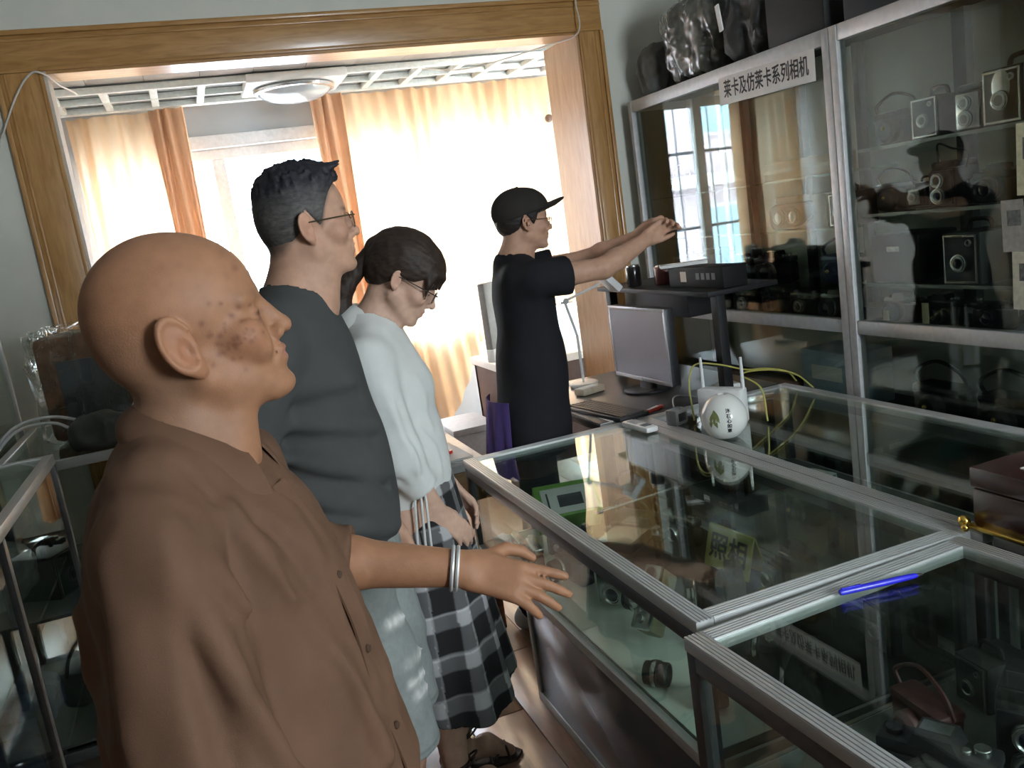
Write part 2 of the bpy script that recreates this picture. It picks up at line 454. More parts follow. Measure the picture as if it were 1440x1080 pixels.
# oak casing around the opening
def casing(name, x0, x1, z0, z1, vert, flip, m):
    e = empty(name); tag(e, kind='structure')
    MB().box((x0, YF-0.020, z0), (x1, YF+0.002, z1), None, 0.003).build('casing_board', m, e)
    w = 0.022
    if vert:
        xo = (x0, x0+w) if flip else (x1-w, x1); xi_ = (x1-0.016, x1) if flip else (x0, x0+0.016)
        MB().box((xo[0], YF-0.034, z0), (xo[1], YF-0.018, z1), None, 0.006).build('moulding', m, e)
        xm = (x0+0.034, x0+0.046) if flip else (x1-0.046, x1-0.034)
        MB().box((xm[0], YF-0.026, z0), (xm[1], YF-0.018, z1), None, 0.004).build('moulding', m, e)
        MB().box((xi_[0], YF-0.026, z0), (xi_[1], YF-0.018, z1), None, 0.003).build('moulding', m, e)
    else:
        MB().box((x0, YF-0.034, z1-w), (x1, YF-0.018, z1), None, 0.006).build('moulding', m, e)
        MB().box((x0, YF-0.026, z1-0.046), (x1, YF-0.018, z1-0.034), None, 0.004).build('moulding', m, e)
        MB().box((x0+0.17, YF-0.026, z0), (x1-0.13, YF-0.018, z0+0.016), None, 0.003).build('moulding', m, e)
    return e
casing('trim_1', -0.575, OX0, 0.0, OZ-0.001, True, True, OAK)
casing('trim_2', OX1, 2.190, 0.0, OZ-0.001, True, False, OAK)
casing('trim_3', -0.575, 2.190, OZ, 2.640, False, False, OAKH)
struct('trim_4', MB().box((OX1-0.012, YF-0.01, 0), (OX1, YF+0.41, OZ)), wood('pale_oak_lining', (0.42, 0.235, 0.115), (0.52, 0.32, 0.165), 5.0, (9, 9, 1)))
struct('trim_5', MB().box((OX0, YF-0.01, 0), (OX0+0.012, YF+0.16, OZ)), mat('cream_lining', (0.55, 0.50, 0.42), 0.6))
struct('trim_6', MB().box((OX0+0.012, YF-0.01, OZ-0.012), (OX1-0.012, YF+0.16, OZ)), OAKH)
# sunroom shell
SX0, SX1, SY1, SZ = -0.62, 2.92, 6.55, 2.66
struct('wall_sunroom_left', MB().box((SX0-0.1, YF+0.15, -0.1), (SX0, SY1, SZ+0.2)), WHITEW)
struct('wall_sunroom_right', MB().box((SX1, YF+0.40, -0.1), (SX1+0.1, SY1, SZ+0.2)), WHITEW)
WX0, WX1, WZ0, WZ1 = -0.54, 2.84, 0.88, 2.37
b = MB(); b.box((SX0, SY1-0.15, -0.1), (SX1, SY1, WZ0)); b.box((SX0, SY1-0.15, WZ1), (SX1, SY1, SZ+0.2)); b.box((SX0, SY1-0.15, WZ0), (WX0, SY1, WZ1)); b.box((WX1, SY1-0.15, WZ0), (SX1, SY1, WZ1))
struct('wall_sunroom_window', b, mat('shaded_wall_paint', (0.44, 0.46, 0.47), 0.85, 0, 0.03, 6))  # shade on the wall above the window is put into this grey
cl = struct('ceiling_sunroom', MB().box((SX0, YF+0.15, SZ+0.06), (SX1, SY1, SZ+0.2)), WHITEW)
gp = mat('glossy_cream_ceiling_panel', (0.74, 0.66, 0.58), 0.12, 0, 0.03, 3, spec=0.6)
x = SX0
while x < SX1-0.01:
    MB().box((x+0.0005, YF+0.152, SZ), (min(x+0.30, SX1)-0.0005, 5.45, SZ+0.058), None, 0.003).build('ceiling_panel', gp, cl); x += 0.30
# white lattice strip in the ceiling
lat = thing('ceiling_lattice', 'white slatted lattice strip along the sunroom ceiling', 'lattice', (0, 0, 0))
lw = mat('white_lattice_paint', (0.68, 0.70, 0.66), 0.5)
MB().box((SX0+0.02, 5.46, SZ-0.005), (SX1-0.02, 6.12, SZ+0.055)).build('backing_board', mat('grey_recess', (0.25, 0.26, 0.25), 0.9), lat)
for yy, wd in ((5.47, 0.035), (5.78, 0.02), (6.10, 0.07)):
    MB().box((SX0+0.02, yy-wd/2, SZ-0.045), (SX1-0.02, yy+wd/2, SZ-0.008), None, 0.003).build('rail', lw, lat)
x = SX0+0.1
while x < SX1:
    if not (0.50 < x < 1.14): MB().box((x-0.022, 5.49, SZ-0.042), (x+0.022, 6.06, SZ-0.008), None, 0.003).build('slat', lw, lat)
    x += 0.268
# round ceiling lamp, switched off
lp = thing('ceiling_lamp', 'round frosted ceiling lamp, switched off, set in the white lattice', 'lamp', (0.83, 5.66, SZ-0.045))
MB().box((-0.30, -0.24, -0.018), (0.30, 0.24, 0.035), None, 0.01).build('mounting_plate', WHITEP(), lp)
MB().lathe([(0.235, -0.018), (0.25, -0.03), (0.245, -0.045), (0.225, -0.05), (0.0, -0.05)], 40).build('rim', mat('lamp_rim_chrome', (0.6, 0.62, 0.63), 0.25, 0.8), lp)
MB().lathe([(0.222, -0.050), (0.20, -0.072), (0.15, -0.095), (0.08, -0.108), (0, -0.112)], 40).build('glass_bowl', mat('frosted_glass', (0.36, 0.41, 0.43), 0.10, 0, 0.02, 4, spec=0.7), lp)
# windows
FR = mat('white_window_frame', (0.70, 0.72, 0.74), 0.4)
wn = empty('window_1'); tag(wn, kind='structure')
def bar(p0, p1, par=wn): MB().box(p0, p1, None, 0.004).build('frame_bar', FR, par)
yv = SY1-0.11
bar((WX0, yv, WZ1-0.07), (WX1, yv+0.05, WZ1)); bar((WX0, yv, WZ0), (WX1, yv+0.05, WZ0+0.05))
xs_ = [WX0, 0.30, 1.13, 1.98, WX1-0.05]
for k, xx in enumerate(xs_): bar((xx, yv, WZ0+0.05), (xx+(0.085 if k == 1 else 0.05), yv+0.05, WZ1-0.07))  # blue sky reflections on the plastic are put into the wrap colours
for a, c in zip(xs_, xs_[1:]): MB().box((a+0.05, yv+0.022, WZ0+0.05), (c, yv+0.028, WZ1-0.07)).build('pane', glass('window_pane', (0.97, 0.98, 0.99), 1.0), wn)
MB().box((WX0, SY1-0.26, WZ0-0.03), (WX1, SY1-0.11, WZ0), None, 0.004).build('window_sill', FR, wn)
MB().box((WX0, SY1-0.19, WZ1+0.0), (WX1, SY1-0.15, WZ1+0.085), None, 0.004).build('window_head', FR, wn)
gd = thing('window_guard', 'grid of thin vertical bars outside the sunroom window', 'window guard', (0, 0, 0))
gm = mat('grey_guard_steel', (0.25, 0.27, 0.30), 0.5, 0.5)
x = WX0+0.1
while x < WX1: MB().cyl((x, SY1+0.16, 1.62), 0.008, 1.6, 8).build('bar', gm, gd); x += 0.17
for xx in (WX0, 1.15, WX1): MB().cyl((xx, SY1+0.08, 0.83), 0.008, 0.17, 8, 'y').build('wall_bracket', gm, gd)
for zz in (0.83, 1.30, 1.95, 2.40): MB().box((WX0-0.05, SY1+0.145, zz-0.012), (WX1+0.05, SY1+0.175, zz+0.012)).build('cross_bar', gm, gd)
w2 = empty('fill_window'); tag(w2, kind='structure')  # unseen back window, added to bring fill light into the room
for p0, p1 in (((1.25, YB-0.12, 1.46), (2.19, YB-0.07, 1.50)), ((1.25, YB-0.12, 2.36), (2.19, YB-0.07, 2.40)), ((1.25, YB-0.12, 1.50), (1.29, YB-0.07, 2.36)), ((2.15, YB-0.12, 1.50), (2.19, YB-0.07, 2.36))): bar(p0, p1, w2)
MB().box((1.29, YB-0.098, 1.50), (2.15, YB-0.092, 2.36)).build('pane', glass('window_pane'), w2)
# outside: ground and the apartment block opposite (seen mirrored in the cabinet glass)
struct('ground', MB().box((-60, 6.9, -7.2), (60, 60, -7.0)), mat('pale_paving', (0.35, 0.35, 0.34), 0.9))
bd = thing('apartment_building', 'pink and grey apartment block with teal windows beyond the sunroom', 'building', (0, 17, -7))
MB().box((-14, 0.0, 0), (10, 3, 15.5)).build('facade', mat('pink_grey_render', (0.30, 0.25, 0.27), 0.9, 0, 0.06, 0.6), bd)
bandm = mat('white_band', (0.62, 0.62, 0.62), 0.8); teal = mat('teal_window_glass', (0.15, 0.23, 0.27), 0.1, 0, 0.2, 1.5)
for k in range(5): MB().box((-14, -0.35, 2.72+3.0*k), (10, 0, 2.98+3.0*k)).build('balcony_band', bandm, bd)
wm = MB(); wm.box((-0.95, -0.06, -0.75), (0.95, 0.04, 0.75)); wme = wm.mesh('window'); wme.materials.append(bandm)
pmh = MB(); pmh.box((-0.42, -0.09, -0.67), (0.42, -0.05, 0.67)); pme = pmh.mesh('pane'); pme.materials.append(teal)
for i in range(9):
    for k in range(5):
        o = link('window', wme, None, bd); o.location = (-12.6+2.6*i, -0.01, 1.55+3.0*k)
        for s in (-0.46, 0.46): p = link('pane', pme, None, o); p.location = (s, 0, 0)
# curtains
CURT = mat('peach_voile', (0.76, 0.47, 0.25), 0.9, 0, 0.06, 5, trans=(0.28, (0.96, 0.84, 0.64)))
CURT2 = mat('peach_drape', (0.68, 0.40, 0.24), 0.9, 0, 0.08, 5, trans=(0.12, (0.90, 0.62, 0.42)))
def curtain(name, label, x0, x1, pleat, amp, bot, bunch, gather):
    b = MB()
    def fn(u, v):
        x = x0+(x1-x0)*u; zb = bot(u); z = 2.615-(2.615-zb)*v
        a = amp*(0.6+0.4*v)*(1+bunch(u))
        y = 6.215+a*math.sin(u*pleat*2*math.pi+0.5*math.sin(v*3))+0.014*math.sin(u*pleat*5.3+v*4)-0.02*v+0.02*math.sin(u*pleat*1.7)
        return (x+0.010*math.sin(v*5+u*20), y, z)
    b.grid(fn, int(pleat*16), 26)
    o = b.build(name, CURT, None, 80)
    g = MB(); ge = gather
    def fg(u, v):
        x = ge[0]+(ge[1]-ge[0])*u+0.012*math.sin(v*4+u*9); z = 2.612-(2.612-0.14)*v
        return (x, 6.12+0.028*math.sin(u*ge[2]*2*math.pi+0.8*math.sin(v*2))+0.01*math.sin(u*31), z)
    g.grid(fg, ge[2]*16, 24); g.build('gathered_edge', CURT2, o, 80)
    return tag(o, label, 'curtain', 'peach curtains in the sunroom')
curtain('curtain', 'peach translucent curtain drawn at the sunroom corner, beside the oak casing', -0.53, 0.16, 7, 0.034, lambda u: 0.12, lambda u: 1.4*max(0, u-0.6)/0.4, (-0.04, 0.17, 3))
curtain('curtain', 'wide peach translucent curtain behind the man in the cap, hem lifted over a desk', 1.0, 2.78, 17, 0.030, lambda u: 0.20 if u < 0.36 else (0.20+0.72*min(1, (u-0.36)/0.25)), lambda u: 1.6*math.exp(-(u/0.14)**2), (0.99, 1.20, 3))
# thin white wires at the top of the opening
wire = mat('white_cable', (0.62, 0.58, 0.52), 0.5)
def cable(label, pts, r=0.004, m=wire, n=8, name='cable'):
    b = MB(); b.tube(catmull(pts, n), r, 6); o = b.build(name, m, None, 80); return tag(o, label, 'cable')
cable('thin white cable looped over the upper corner of the oak casing', [(-0.86, 4.11, 1.72), (-0.66, 4.11, 2.10), (-0.52, 4.105, 2.36), (-0.44, 4.105, 2.46), (-0.39, 4.12, 2.46), (-0.35, 4.35, 2.45), (-0.36, 5.0, 2.55), (-0.37, 5.44, 2.61)], 0.0045)
cable('thin white cord hanging from the oak lintel towards the lattice', [(2.05, 4.11, 2.68), (2.045, 4.10, 2.60), (2.035, 4.10, 2.46), (1.98, 4.4, 2.47), (1.75, 5.0, 2.50), (1.60, 5.44, 2.60)], 0.004)
# ------------------------------------------------------------------ people
def head_sdf(q, o):
    """q in head space: x forward, y left, z up, origin between the ears"""
    q = q/V3(o.get('sx', 1.0), 1, 1)
    x, y, z = q.T
    qa = np.stack([x, np.abs(y), z], 1)
    d = ell(q, (-0.006, 0, 0.046), (0.099, 0.0775, 0.088))
    d = smin(d, ell(q, (0.030, 0, 0.040), (0.073, 0.064, 0.072)), 0.02)
    d = smin(d, ell(q, (-0.045, 0, 0.01), (0.050, 0.058, 0.055)), 0.03)
    d = smin(d, ell(q, (0.042, 0, -0.030), (0.056, 0.054, 0.068)), 0.025)
    d = smin(d, cap(qa, (0.005, 0.051, -0.042), (0.074, 0.018, -0.086), 0.021, 0.017), 0.025)
    d = smin(d, ell(q, (0.087, 0, -0.088), (0.018+o.get('chin', 0), 0.021, 0.016)), 0.014)
    d = smin(d, ell(qa, (0.066, 0.043, -0.016), (0.028, 0.024, 0.024)), 0.015)
    d = smin(d, cap(qa, (0.094, 0.010, 0.027), (0.079, 0.048, 0.026), 0.0085, 0.008), 0.012)
    d = smax(d, -ell(qa, (0.108, 0.032, 0.008), (0.018, 0.018, 0.012)), 0.009)
    d = smin(d, ell(qa, (0.083, 0.031, 0.006), (0.0135, 0.0145, 0.0115)), 0.003)
    ns = o.get('nose', 1.0)
    d = smin(d, ell(q, (0.094, 0, -0.008), (0.018, 0.0105, 0.027)), 0.008)
    d = smin(d, cap(q, (0.097, 0, 0.016), (0.113+0.005*ns, 0, -0.018), 0.007, 0.0095), 0.009)
    d = smin(d, ell(q, (0.114+0.006*ns, 0, -0.023), (0.0105, 0.011, 0.0095)), 0.006)
    d = smin(d, ell(qa, (0.105, 0.0125, -0.027), (0.0105, 0.0085, 0.0085)), 0.004)
    d = smax(d, -ell(qa, (0.113, 0.006, -0.035), (0.0055, 0.003, 0.005)), 0.002)
    d = smin(d, ell(q, (0.084, 0, -0.052), (0.022, 0.031, 0.026)), 0.010)
    d = smin(d, ell(q, (0.1005, 0, -0.0475), (0.0095, 0.022, 0.0058)), 0.004)
    d = smin(d, ell(q, (0.0985, 0, -0.0600), (0.0095, 0.020, 0.0068)), 0.004)
    d = smax(d, -cap(qa, (0.110, 0.0, -0.0537), (0.092, 0.026, -0.0525+o.get('smile', 0)), 0.0020, 0.0016), 0.002)
    if o.get('old'):
        d = smax(d, -cap(qa, (0.103, 0.021, -0.022), (0.089, 0.034, -0.058), 0.003, 0.002), 0.008)
        d = smax(d, -cap(qa, (0.086, 0.046, 0.000), (0.070, 0.057, -0.006), 0.0015, 0.0008), 0.004)
        d = smax(d, -cap(qa, (0.086, 0.046, 0.005), (0.068, 0.060, 0.006), 0.0015, 0.0008), 0.004)
        d = smax(d, -cap(qa, (0.094, 0.040, 0.004), (0.084, 0.048, 0.003), 0.0022, 0.0012), 0.003)
        d = smax(d, -cap(qa, (0.097, 0.022, 0.004), (0.094, 0.040, 0.004), 0.0016, 0.0016), 0.002)
        d = smin(d, ell(qa, (0.078, 0.040, -0.034), (0.016, 0.014, 0.016)), 0.012)
    # ears
    es = o.get('ear', 1.0)
    a = math.radians(26); c_, s_ = math.cos(a), math.sin(a); b = math.radians(-10); cb, sb = math.cos(b), math.sin(b)
    e = qa-V3(-0.004, 0.074, 0.0)
    ex = e[:, 0]*c_-e[:, 1]*s_; ey = e[:, 0]*s_+e[:, 1]*c_; ez = e[:, 2]      # hinge outward at the back
    ex2 = ex*cb-ez*sb; ez2 = ex*sb+ez*cb
    E = np.stack([ex2+0.006, ey, ez2], 1)/es
    pl = ell(E, (0, 0.007, 0.004), (0.0195, 0.0055, 0.0305))
    pl = smin(pl, ell(E, (0.006, 0.005, -0.024), (0.0095, 0.0055, 0.011)), 0.008)
    # rim: squashed torus
    rr = np.sqrt((E[:, 0]/0.62)**2+((E[:, 2]-0.005))**2); th = np.sqrt(((rr-0.0275)*0.8)**2+(E[:, 1]-0.0105)**2)-0.0036
    th = np.where((E[:, 0] > 0.010) & (E[:, 2] < 0.012), 0.05, th)
    pl = smin(pl, th, 0.003)
    pl = smax(pl, -ell(E, (0.004, 0.0155, -0.003), (0.0095, 0.0085, 0.0155)), 0.003)
    pl = smax(pl, -ell(E, (-0.004, 0.0165, 0.012), (0.010, 0.0065, 0.012)), 0.003)
    pl = smin(pl, ell(E, (0.0135, 0.006, -0.006), (0.004, 0.005, 0.0065)), 0.003)
    d = smin(d, pl*es, 0.004)
    return d

def hand_sdf(q, side, curls, spread=1.0, thumb=0.6):
    """q: x along fingers, y to the thumb side, z back of the hand"""
    d = rbox(q, (0.046, 0.0, 0.0), (0.047, 0.036, 0.0125), 0.012)
    d = smin(d, ell(q, (0.035, 0.020, -0.008), (0.030, 0.017, 0.013)), 0.012)
    d = smin(d, ell(q, (0.004, 0, 0), (0.022, 0.026, 0.017)), 0.02)
    ys = (0.0275, 0.0095, -0.0085, -0.026); ln = (0.070, 0.079, 0.073, 0.057); bx = (0.087, 0.092, 0.089, 0.081)
    for k in range(4):
        p = np.array([bx[k], ys[k], 0.0]); an = 0.0; fan = (0.10, 0.02, -0.06, -0.15)[k]*spread
        segs = (0.45, 0.30, 0.25); pts = [p-np.array([0.012, 0, 0])]; pts.append(p)
        for s_, f in zip(segs, (0.9, 1.1, 0.7)):
            an += curls[k]*f
            p = p+ln[k]*s_*np.array([math.cos(an)*math.cos(fan), math.cos(an)*math.sin(fan), -math.sin(an)]); pts.append(p)
        d = smin(d, chain(q, pts, (0.0095, 0.0095, 0.0088, 0.0082, 0.0070), 0.002), 0.004)
    t = thumb
    pts = [(0.018, 0.026, -0.006), (0.047, 0.026+0.030*t, -0.014), (0.074, 0.026+0.036*t, -0.022-0.01*(1-t)), (0.094, 0.026+0.034*t, -0.030-0.012*(1-t))]
    return smin(d, chain(q, pts, (0.014, 0.0115, 0.0098, 0.0078), 0.003), 0.007)

def tof(P, c, R): return (P-V3(c))@R.astype(np.float32)

def make_body(J):
    Hc, HR, hs, ho = J['head']
    def fn(P):
        lo = V3(Hc)-0.2; hi = V3(Hc)+0.2
        dh = masked(P, lo, hi, lambda p: head_sdf(tof(p, Hc, HR)/hs, ho)*hs)
        nk = V3(Hc)+HR@V3(-0.020, 0, -0.055)*hs
        d = cap(P, J['N'], nk, J.get('neck', (0.062, 0.058))[0], J.get('neck', (0.062, 0.058))[1])
        if 'throat' in J: d = smin(d, cap(P, *J['throat']), 0.02)
        d = smin(d, dh, 0.018)
        d = smin(d, torso_sdf(P, J), 0.03)
        for S, E, W, rr in J['arms']:
            def arm(p):
                mid = V3(E)*0.7+V3(W)*0.3
                return smin(cap(p, S, E, rr[0], rr[1]), chain(p, (E, mid, W), (rr[1]*0.96, rr[1]*1.02, rr[2]), 0.02), 0.02)
            A_ = np.array([S, E, W]); d = smin(d, masked(P, A_.min(0)-0.11, A_.max(0)+0.11, arm), 0.025)
        for W, R, side, cu, sp, th, sc in J['hands']:
            d = smin(d, masked(P, V3(W)-0.24, V3(W)+0.24, lambda p: hand_sdf(tof(p, W, R)/sc, side, cu, sp, th)*sc), 0.012)
        for Hh, K, A, Tt in J['legs']:
            def leg(p):
                l = chain(p, (Hh, V3(Hh)*0.5+V3(K)*0.5, K), (0.088, 0.075, 0.055), 0.03)
                cf = V3(K)*0.68+V3(A)*0.32+V3(-0.015, 0, 0)
                l = smin(l, chain(p, (K, cf, A), (0.052, 0.054, 0.034), 0.03), 0.03)
                hl = V3(A[0]-0.03, A[1], 0.032)
                l = smin(l, chain(p, (A, hl), (0.034, 0.030), 0.02), 0.02)
                return smin(l, chain(p, (hl, V3(A)*0.45+V3(Tt)*0.55+V3(0, 0, 0.012), Tt), (0.030, 0.032, 0.018), 0.02), 0.02)
            A_ = np.array([Hh, K, A, Tt]); d = smin(d, masked(P, A_.min(0)-0.14, A_.max(0)+0.14, leg), 0.04)
        return d
    return fn

def torso_sdf(P, J, off=0.0, arm=0.0):
    tor = None
    for c, r in J['torso']:
        e = ell(P, c, r); tor = e if tor is None else smin(tor, e, 0.06)
    for S, E, W, rr in J['arms']:
        tor = smin(tor, cap(P, J['N'], S, 0.050, 0.050), 0.045)
        if arm: tor = smin(tor, cap(P, S, V3(S)*(1-arm)+V3(E)*arm, rr[0], rr[0]*(1-arm)+rr[1]*arm), 0.025)
    return tor-off

SKIN = lambda: mat('skin', (0.95, 0.95, 0.95), 0.55, 0, 0.07, 55, 0.2, 420, attr='tint', spec=0.35)
HAIR = lambda: mat('hair', (0.9, 0.9, 0.9), 0.55, 0, 0.35, 160, 0.4, 500, attr='tint', vstretch=(0.25, 1, 1), spec=0.3)
def cloth(name, c, rough=0.85, var=0.08, bump=0.25, bscale=900, attr=None): return mat(name, c, rough, 0, var, 14, bump, bscale, spec=0.2, attr=attr)

def tint_fn(base, J, lips=(0.42, 0.17, 0.14), spots=None, extra=None):
    Hc, HR, hs, ho = J['head']
    def f(v):
        n = vnoise(v, 30)[:, None]*0.16+vnoise(v, 90)[:, None]*0.10
        c = np.array(base)[None]*(1+n)
        q = tof(v.astype(np.float32), Hc, HR)/hs; ay = np.abs(q[:, 1])
        def blend(w, col):
            nonlocal c
            w = np.clip(w, 0, 1)[:, None]; c = c*(1-w)+np.array(col)[None]*w
        inhead = (np.abs(q) < 0.16).all(1)
        lip = np.exp(-(((q[:, 0]-0.106)/0.012)**2+(q[:, 1]/0.021)**2+((q[:, 2]+0.054)/0.010)**2)*1.2)
        blend(lip*1.2*inhead, lips)
        ear = np.exp(-(((q[:, 0]+0.004)/0.026)**2+((ay-0.086)/0.018)**2+(q[:, 2]/0.036)**2))
        blend(ear*0.4*inhead, (base[0]*1.05, base[1]*0.78, base[2]*0.75))
        chk = np.exp(-(((q[:, 0]-0.07)/0.03)**2+((ay-0.055)/0.03)**2+((q[:, 2]+0.018)/0.028)**2))
        blend(chk*0.25*inhead, (base[0]*1.05, base[1]*0.75, base[2]*0.7))
        eye = np.exp(-(((q[:, 0]-0.095)/0.010)**2+((ay-0.031)/0.014)**2+((q[:, 2]-0.004)/0.0028)**2))
        blend(eye*1.4*inhead, (0.03, 0.02, 0.02))
        brow = np.exp(-(((ay-0.030)/0.022)**2+((q[:, 2]-0.029-0.1*(0.03-ay)*0)/0.0045)**2))*(q[:, 0] > 0.06)
        blend(brow*J.get('brow', 0.8)*inhead, (0.04, 0.03, 0.025))
        if spots is not None:
            for (sx, sy, sz, sr, sw) in spots:
                dd = np.sqrt((q[:, 0]-sx)**2+(q[:, 2]-sz)**2)
                blend(np.exp(-(dd/sr)**2)*sw*inhead*(q[:, 1]*np.sign(sy) > 0.02), (0.16, 0.065, 0.04))
        if extra: c = extra(v, q, inhead, c)
        return np.clip(c, 0, 1)
    return f

def hair_sdf(P, J, zx, zz, thick, ny=0.006, big=0.3):
    Hc, HR, hs, ho = J['head']; ho2 = dict(ho)
    def f(p):
        q = tof(p, Hc, HR)/hs/V3(ho.get('sx', 1.0), 1, 1)
        x, y, z = q.T
        d = ell(q, (-0.006, 0, 0.046), (0.099, 0.0775, 0.088))
        d = smin(d, ell(q, (0.030, 0, 0.040), (0.073, 0.064, 0.072)), 0.02)
        d = smin(d, ell(q, (-0.045, 0, 0.01), (0.050, 0.058, 0.055)), 0.03)
        d = d-thick(q)
        line = np.interp(x, zx, zz)
        return smax(d, -(z-line)*0.8, ny)*hs
    return masked(P, V3(Hc)-0.2, V3(Hc)+0.2, f)

def glasses(parent, J, col, half=False):
    Hc, HR, hs, ho = J['head']
    M = Matrix([list(HR[i]*hs)+[Hc[i]] for i in range(3)]+[[0, 0, 0, 1]]) @ Matrix.Diagonal((ho.get('sx', 1.0), 1, 1, 1))
    g = MB()
    for s in (-1, 1):
        pts = []
        for k in range(20):
            a = 2*math.pi*k/20; ca, sa = math.cos(a), math.sin(a)
            pts.append((0.115-0.006*abs(ca*0.5+0.5), s*(0.033+0.024*np.sign(ca)*abs(ca)**0.7), 0.004+0.017*np.sign(sa)*abs(sa)**0.7))
        g.tube(pts, 0.0014, 6, True, M)
        g.tube(catmull([(0.113, s*0.057, 0.012), (0.09, s*0.0765, 0.013), (0.04, s*0.080, 0.013), (-0.002, s*0.083, 0.012), (-0.014, s*0.082, 0.0)], 5), 0.0016, 6, False, M)
    g.tube(catmull([(0.117, -0.010, 0.008), (0.121, 0, 0.011), (0.117, 0.010, 0.008)], 4), 0.0013, 6, False, M)
    o = g.build('glasses', col, parent)
    le = MB()
    for s in (-1, 1):
        le.cyl((0, 0, 0), 1, 0.06, 20, 'x', M @ Matrix.Translation((0.1125, s*0.033, 0.004)) @ Matrix.Diagonal((0.02, 0.022, 0.0155, 1)))
    le.build('lenses', glass('spectacle_lens', (0.96, 0.96, 0.97), 1.0), o)
    return o

def collar(parent, c, R, r0, r1, hgt, drop, tip, m, gap=14, name='collar', open_=0.0, lat=1.0):
    """shirt collar: a band around the neck turned over outwards; tip = how far the points hang at the front"""
    g = MB()
    def fn(u, v):
        th = math.radians(gap)+(2*math.pi-2*math.radians(gap))*u         # 0 = front
        fr = math.exp(-(min(u, 1-u)/0.11)**2)
        if v < 0.35:
            t = v/0.35; r = r0*(1-0.05*t); h = hgt*t-0.012*(1-t)
        else:
            t = (v-0.35)/0.65; r = r0*0.95+(r1-r0*0.95)*(t**0.8)+0.010*math.sin(math.pi*t); h = hgt-(hgt*0.95+drop)*t-tip*fr*t
            r += fr*t*0.018
        p = np.array([math.cos(th)*r*1.05, math.sin(th)*r*lat, h-0.030*math.cos(th)*(0.6+v*0.4)-0.012*fr])
        q = np.array(c)+R@p
        return tuple(q)
    g.grid(fn, 56, 12, thick=0.003)
    return g.build(name, m, parent, 60)

def rib_folds(P, d, specs):
    for s in specs: d = fold(P, d, s[0], s[1], s[2])
    return d

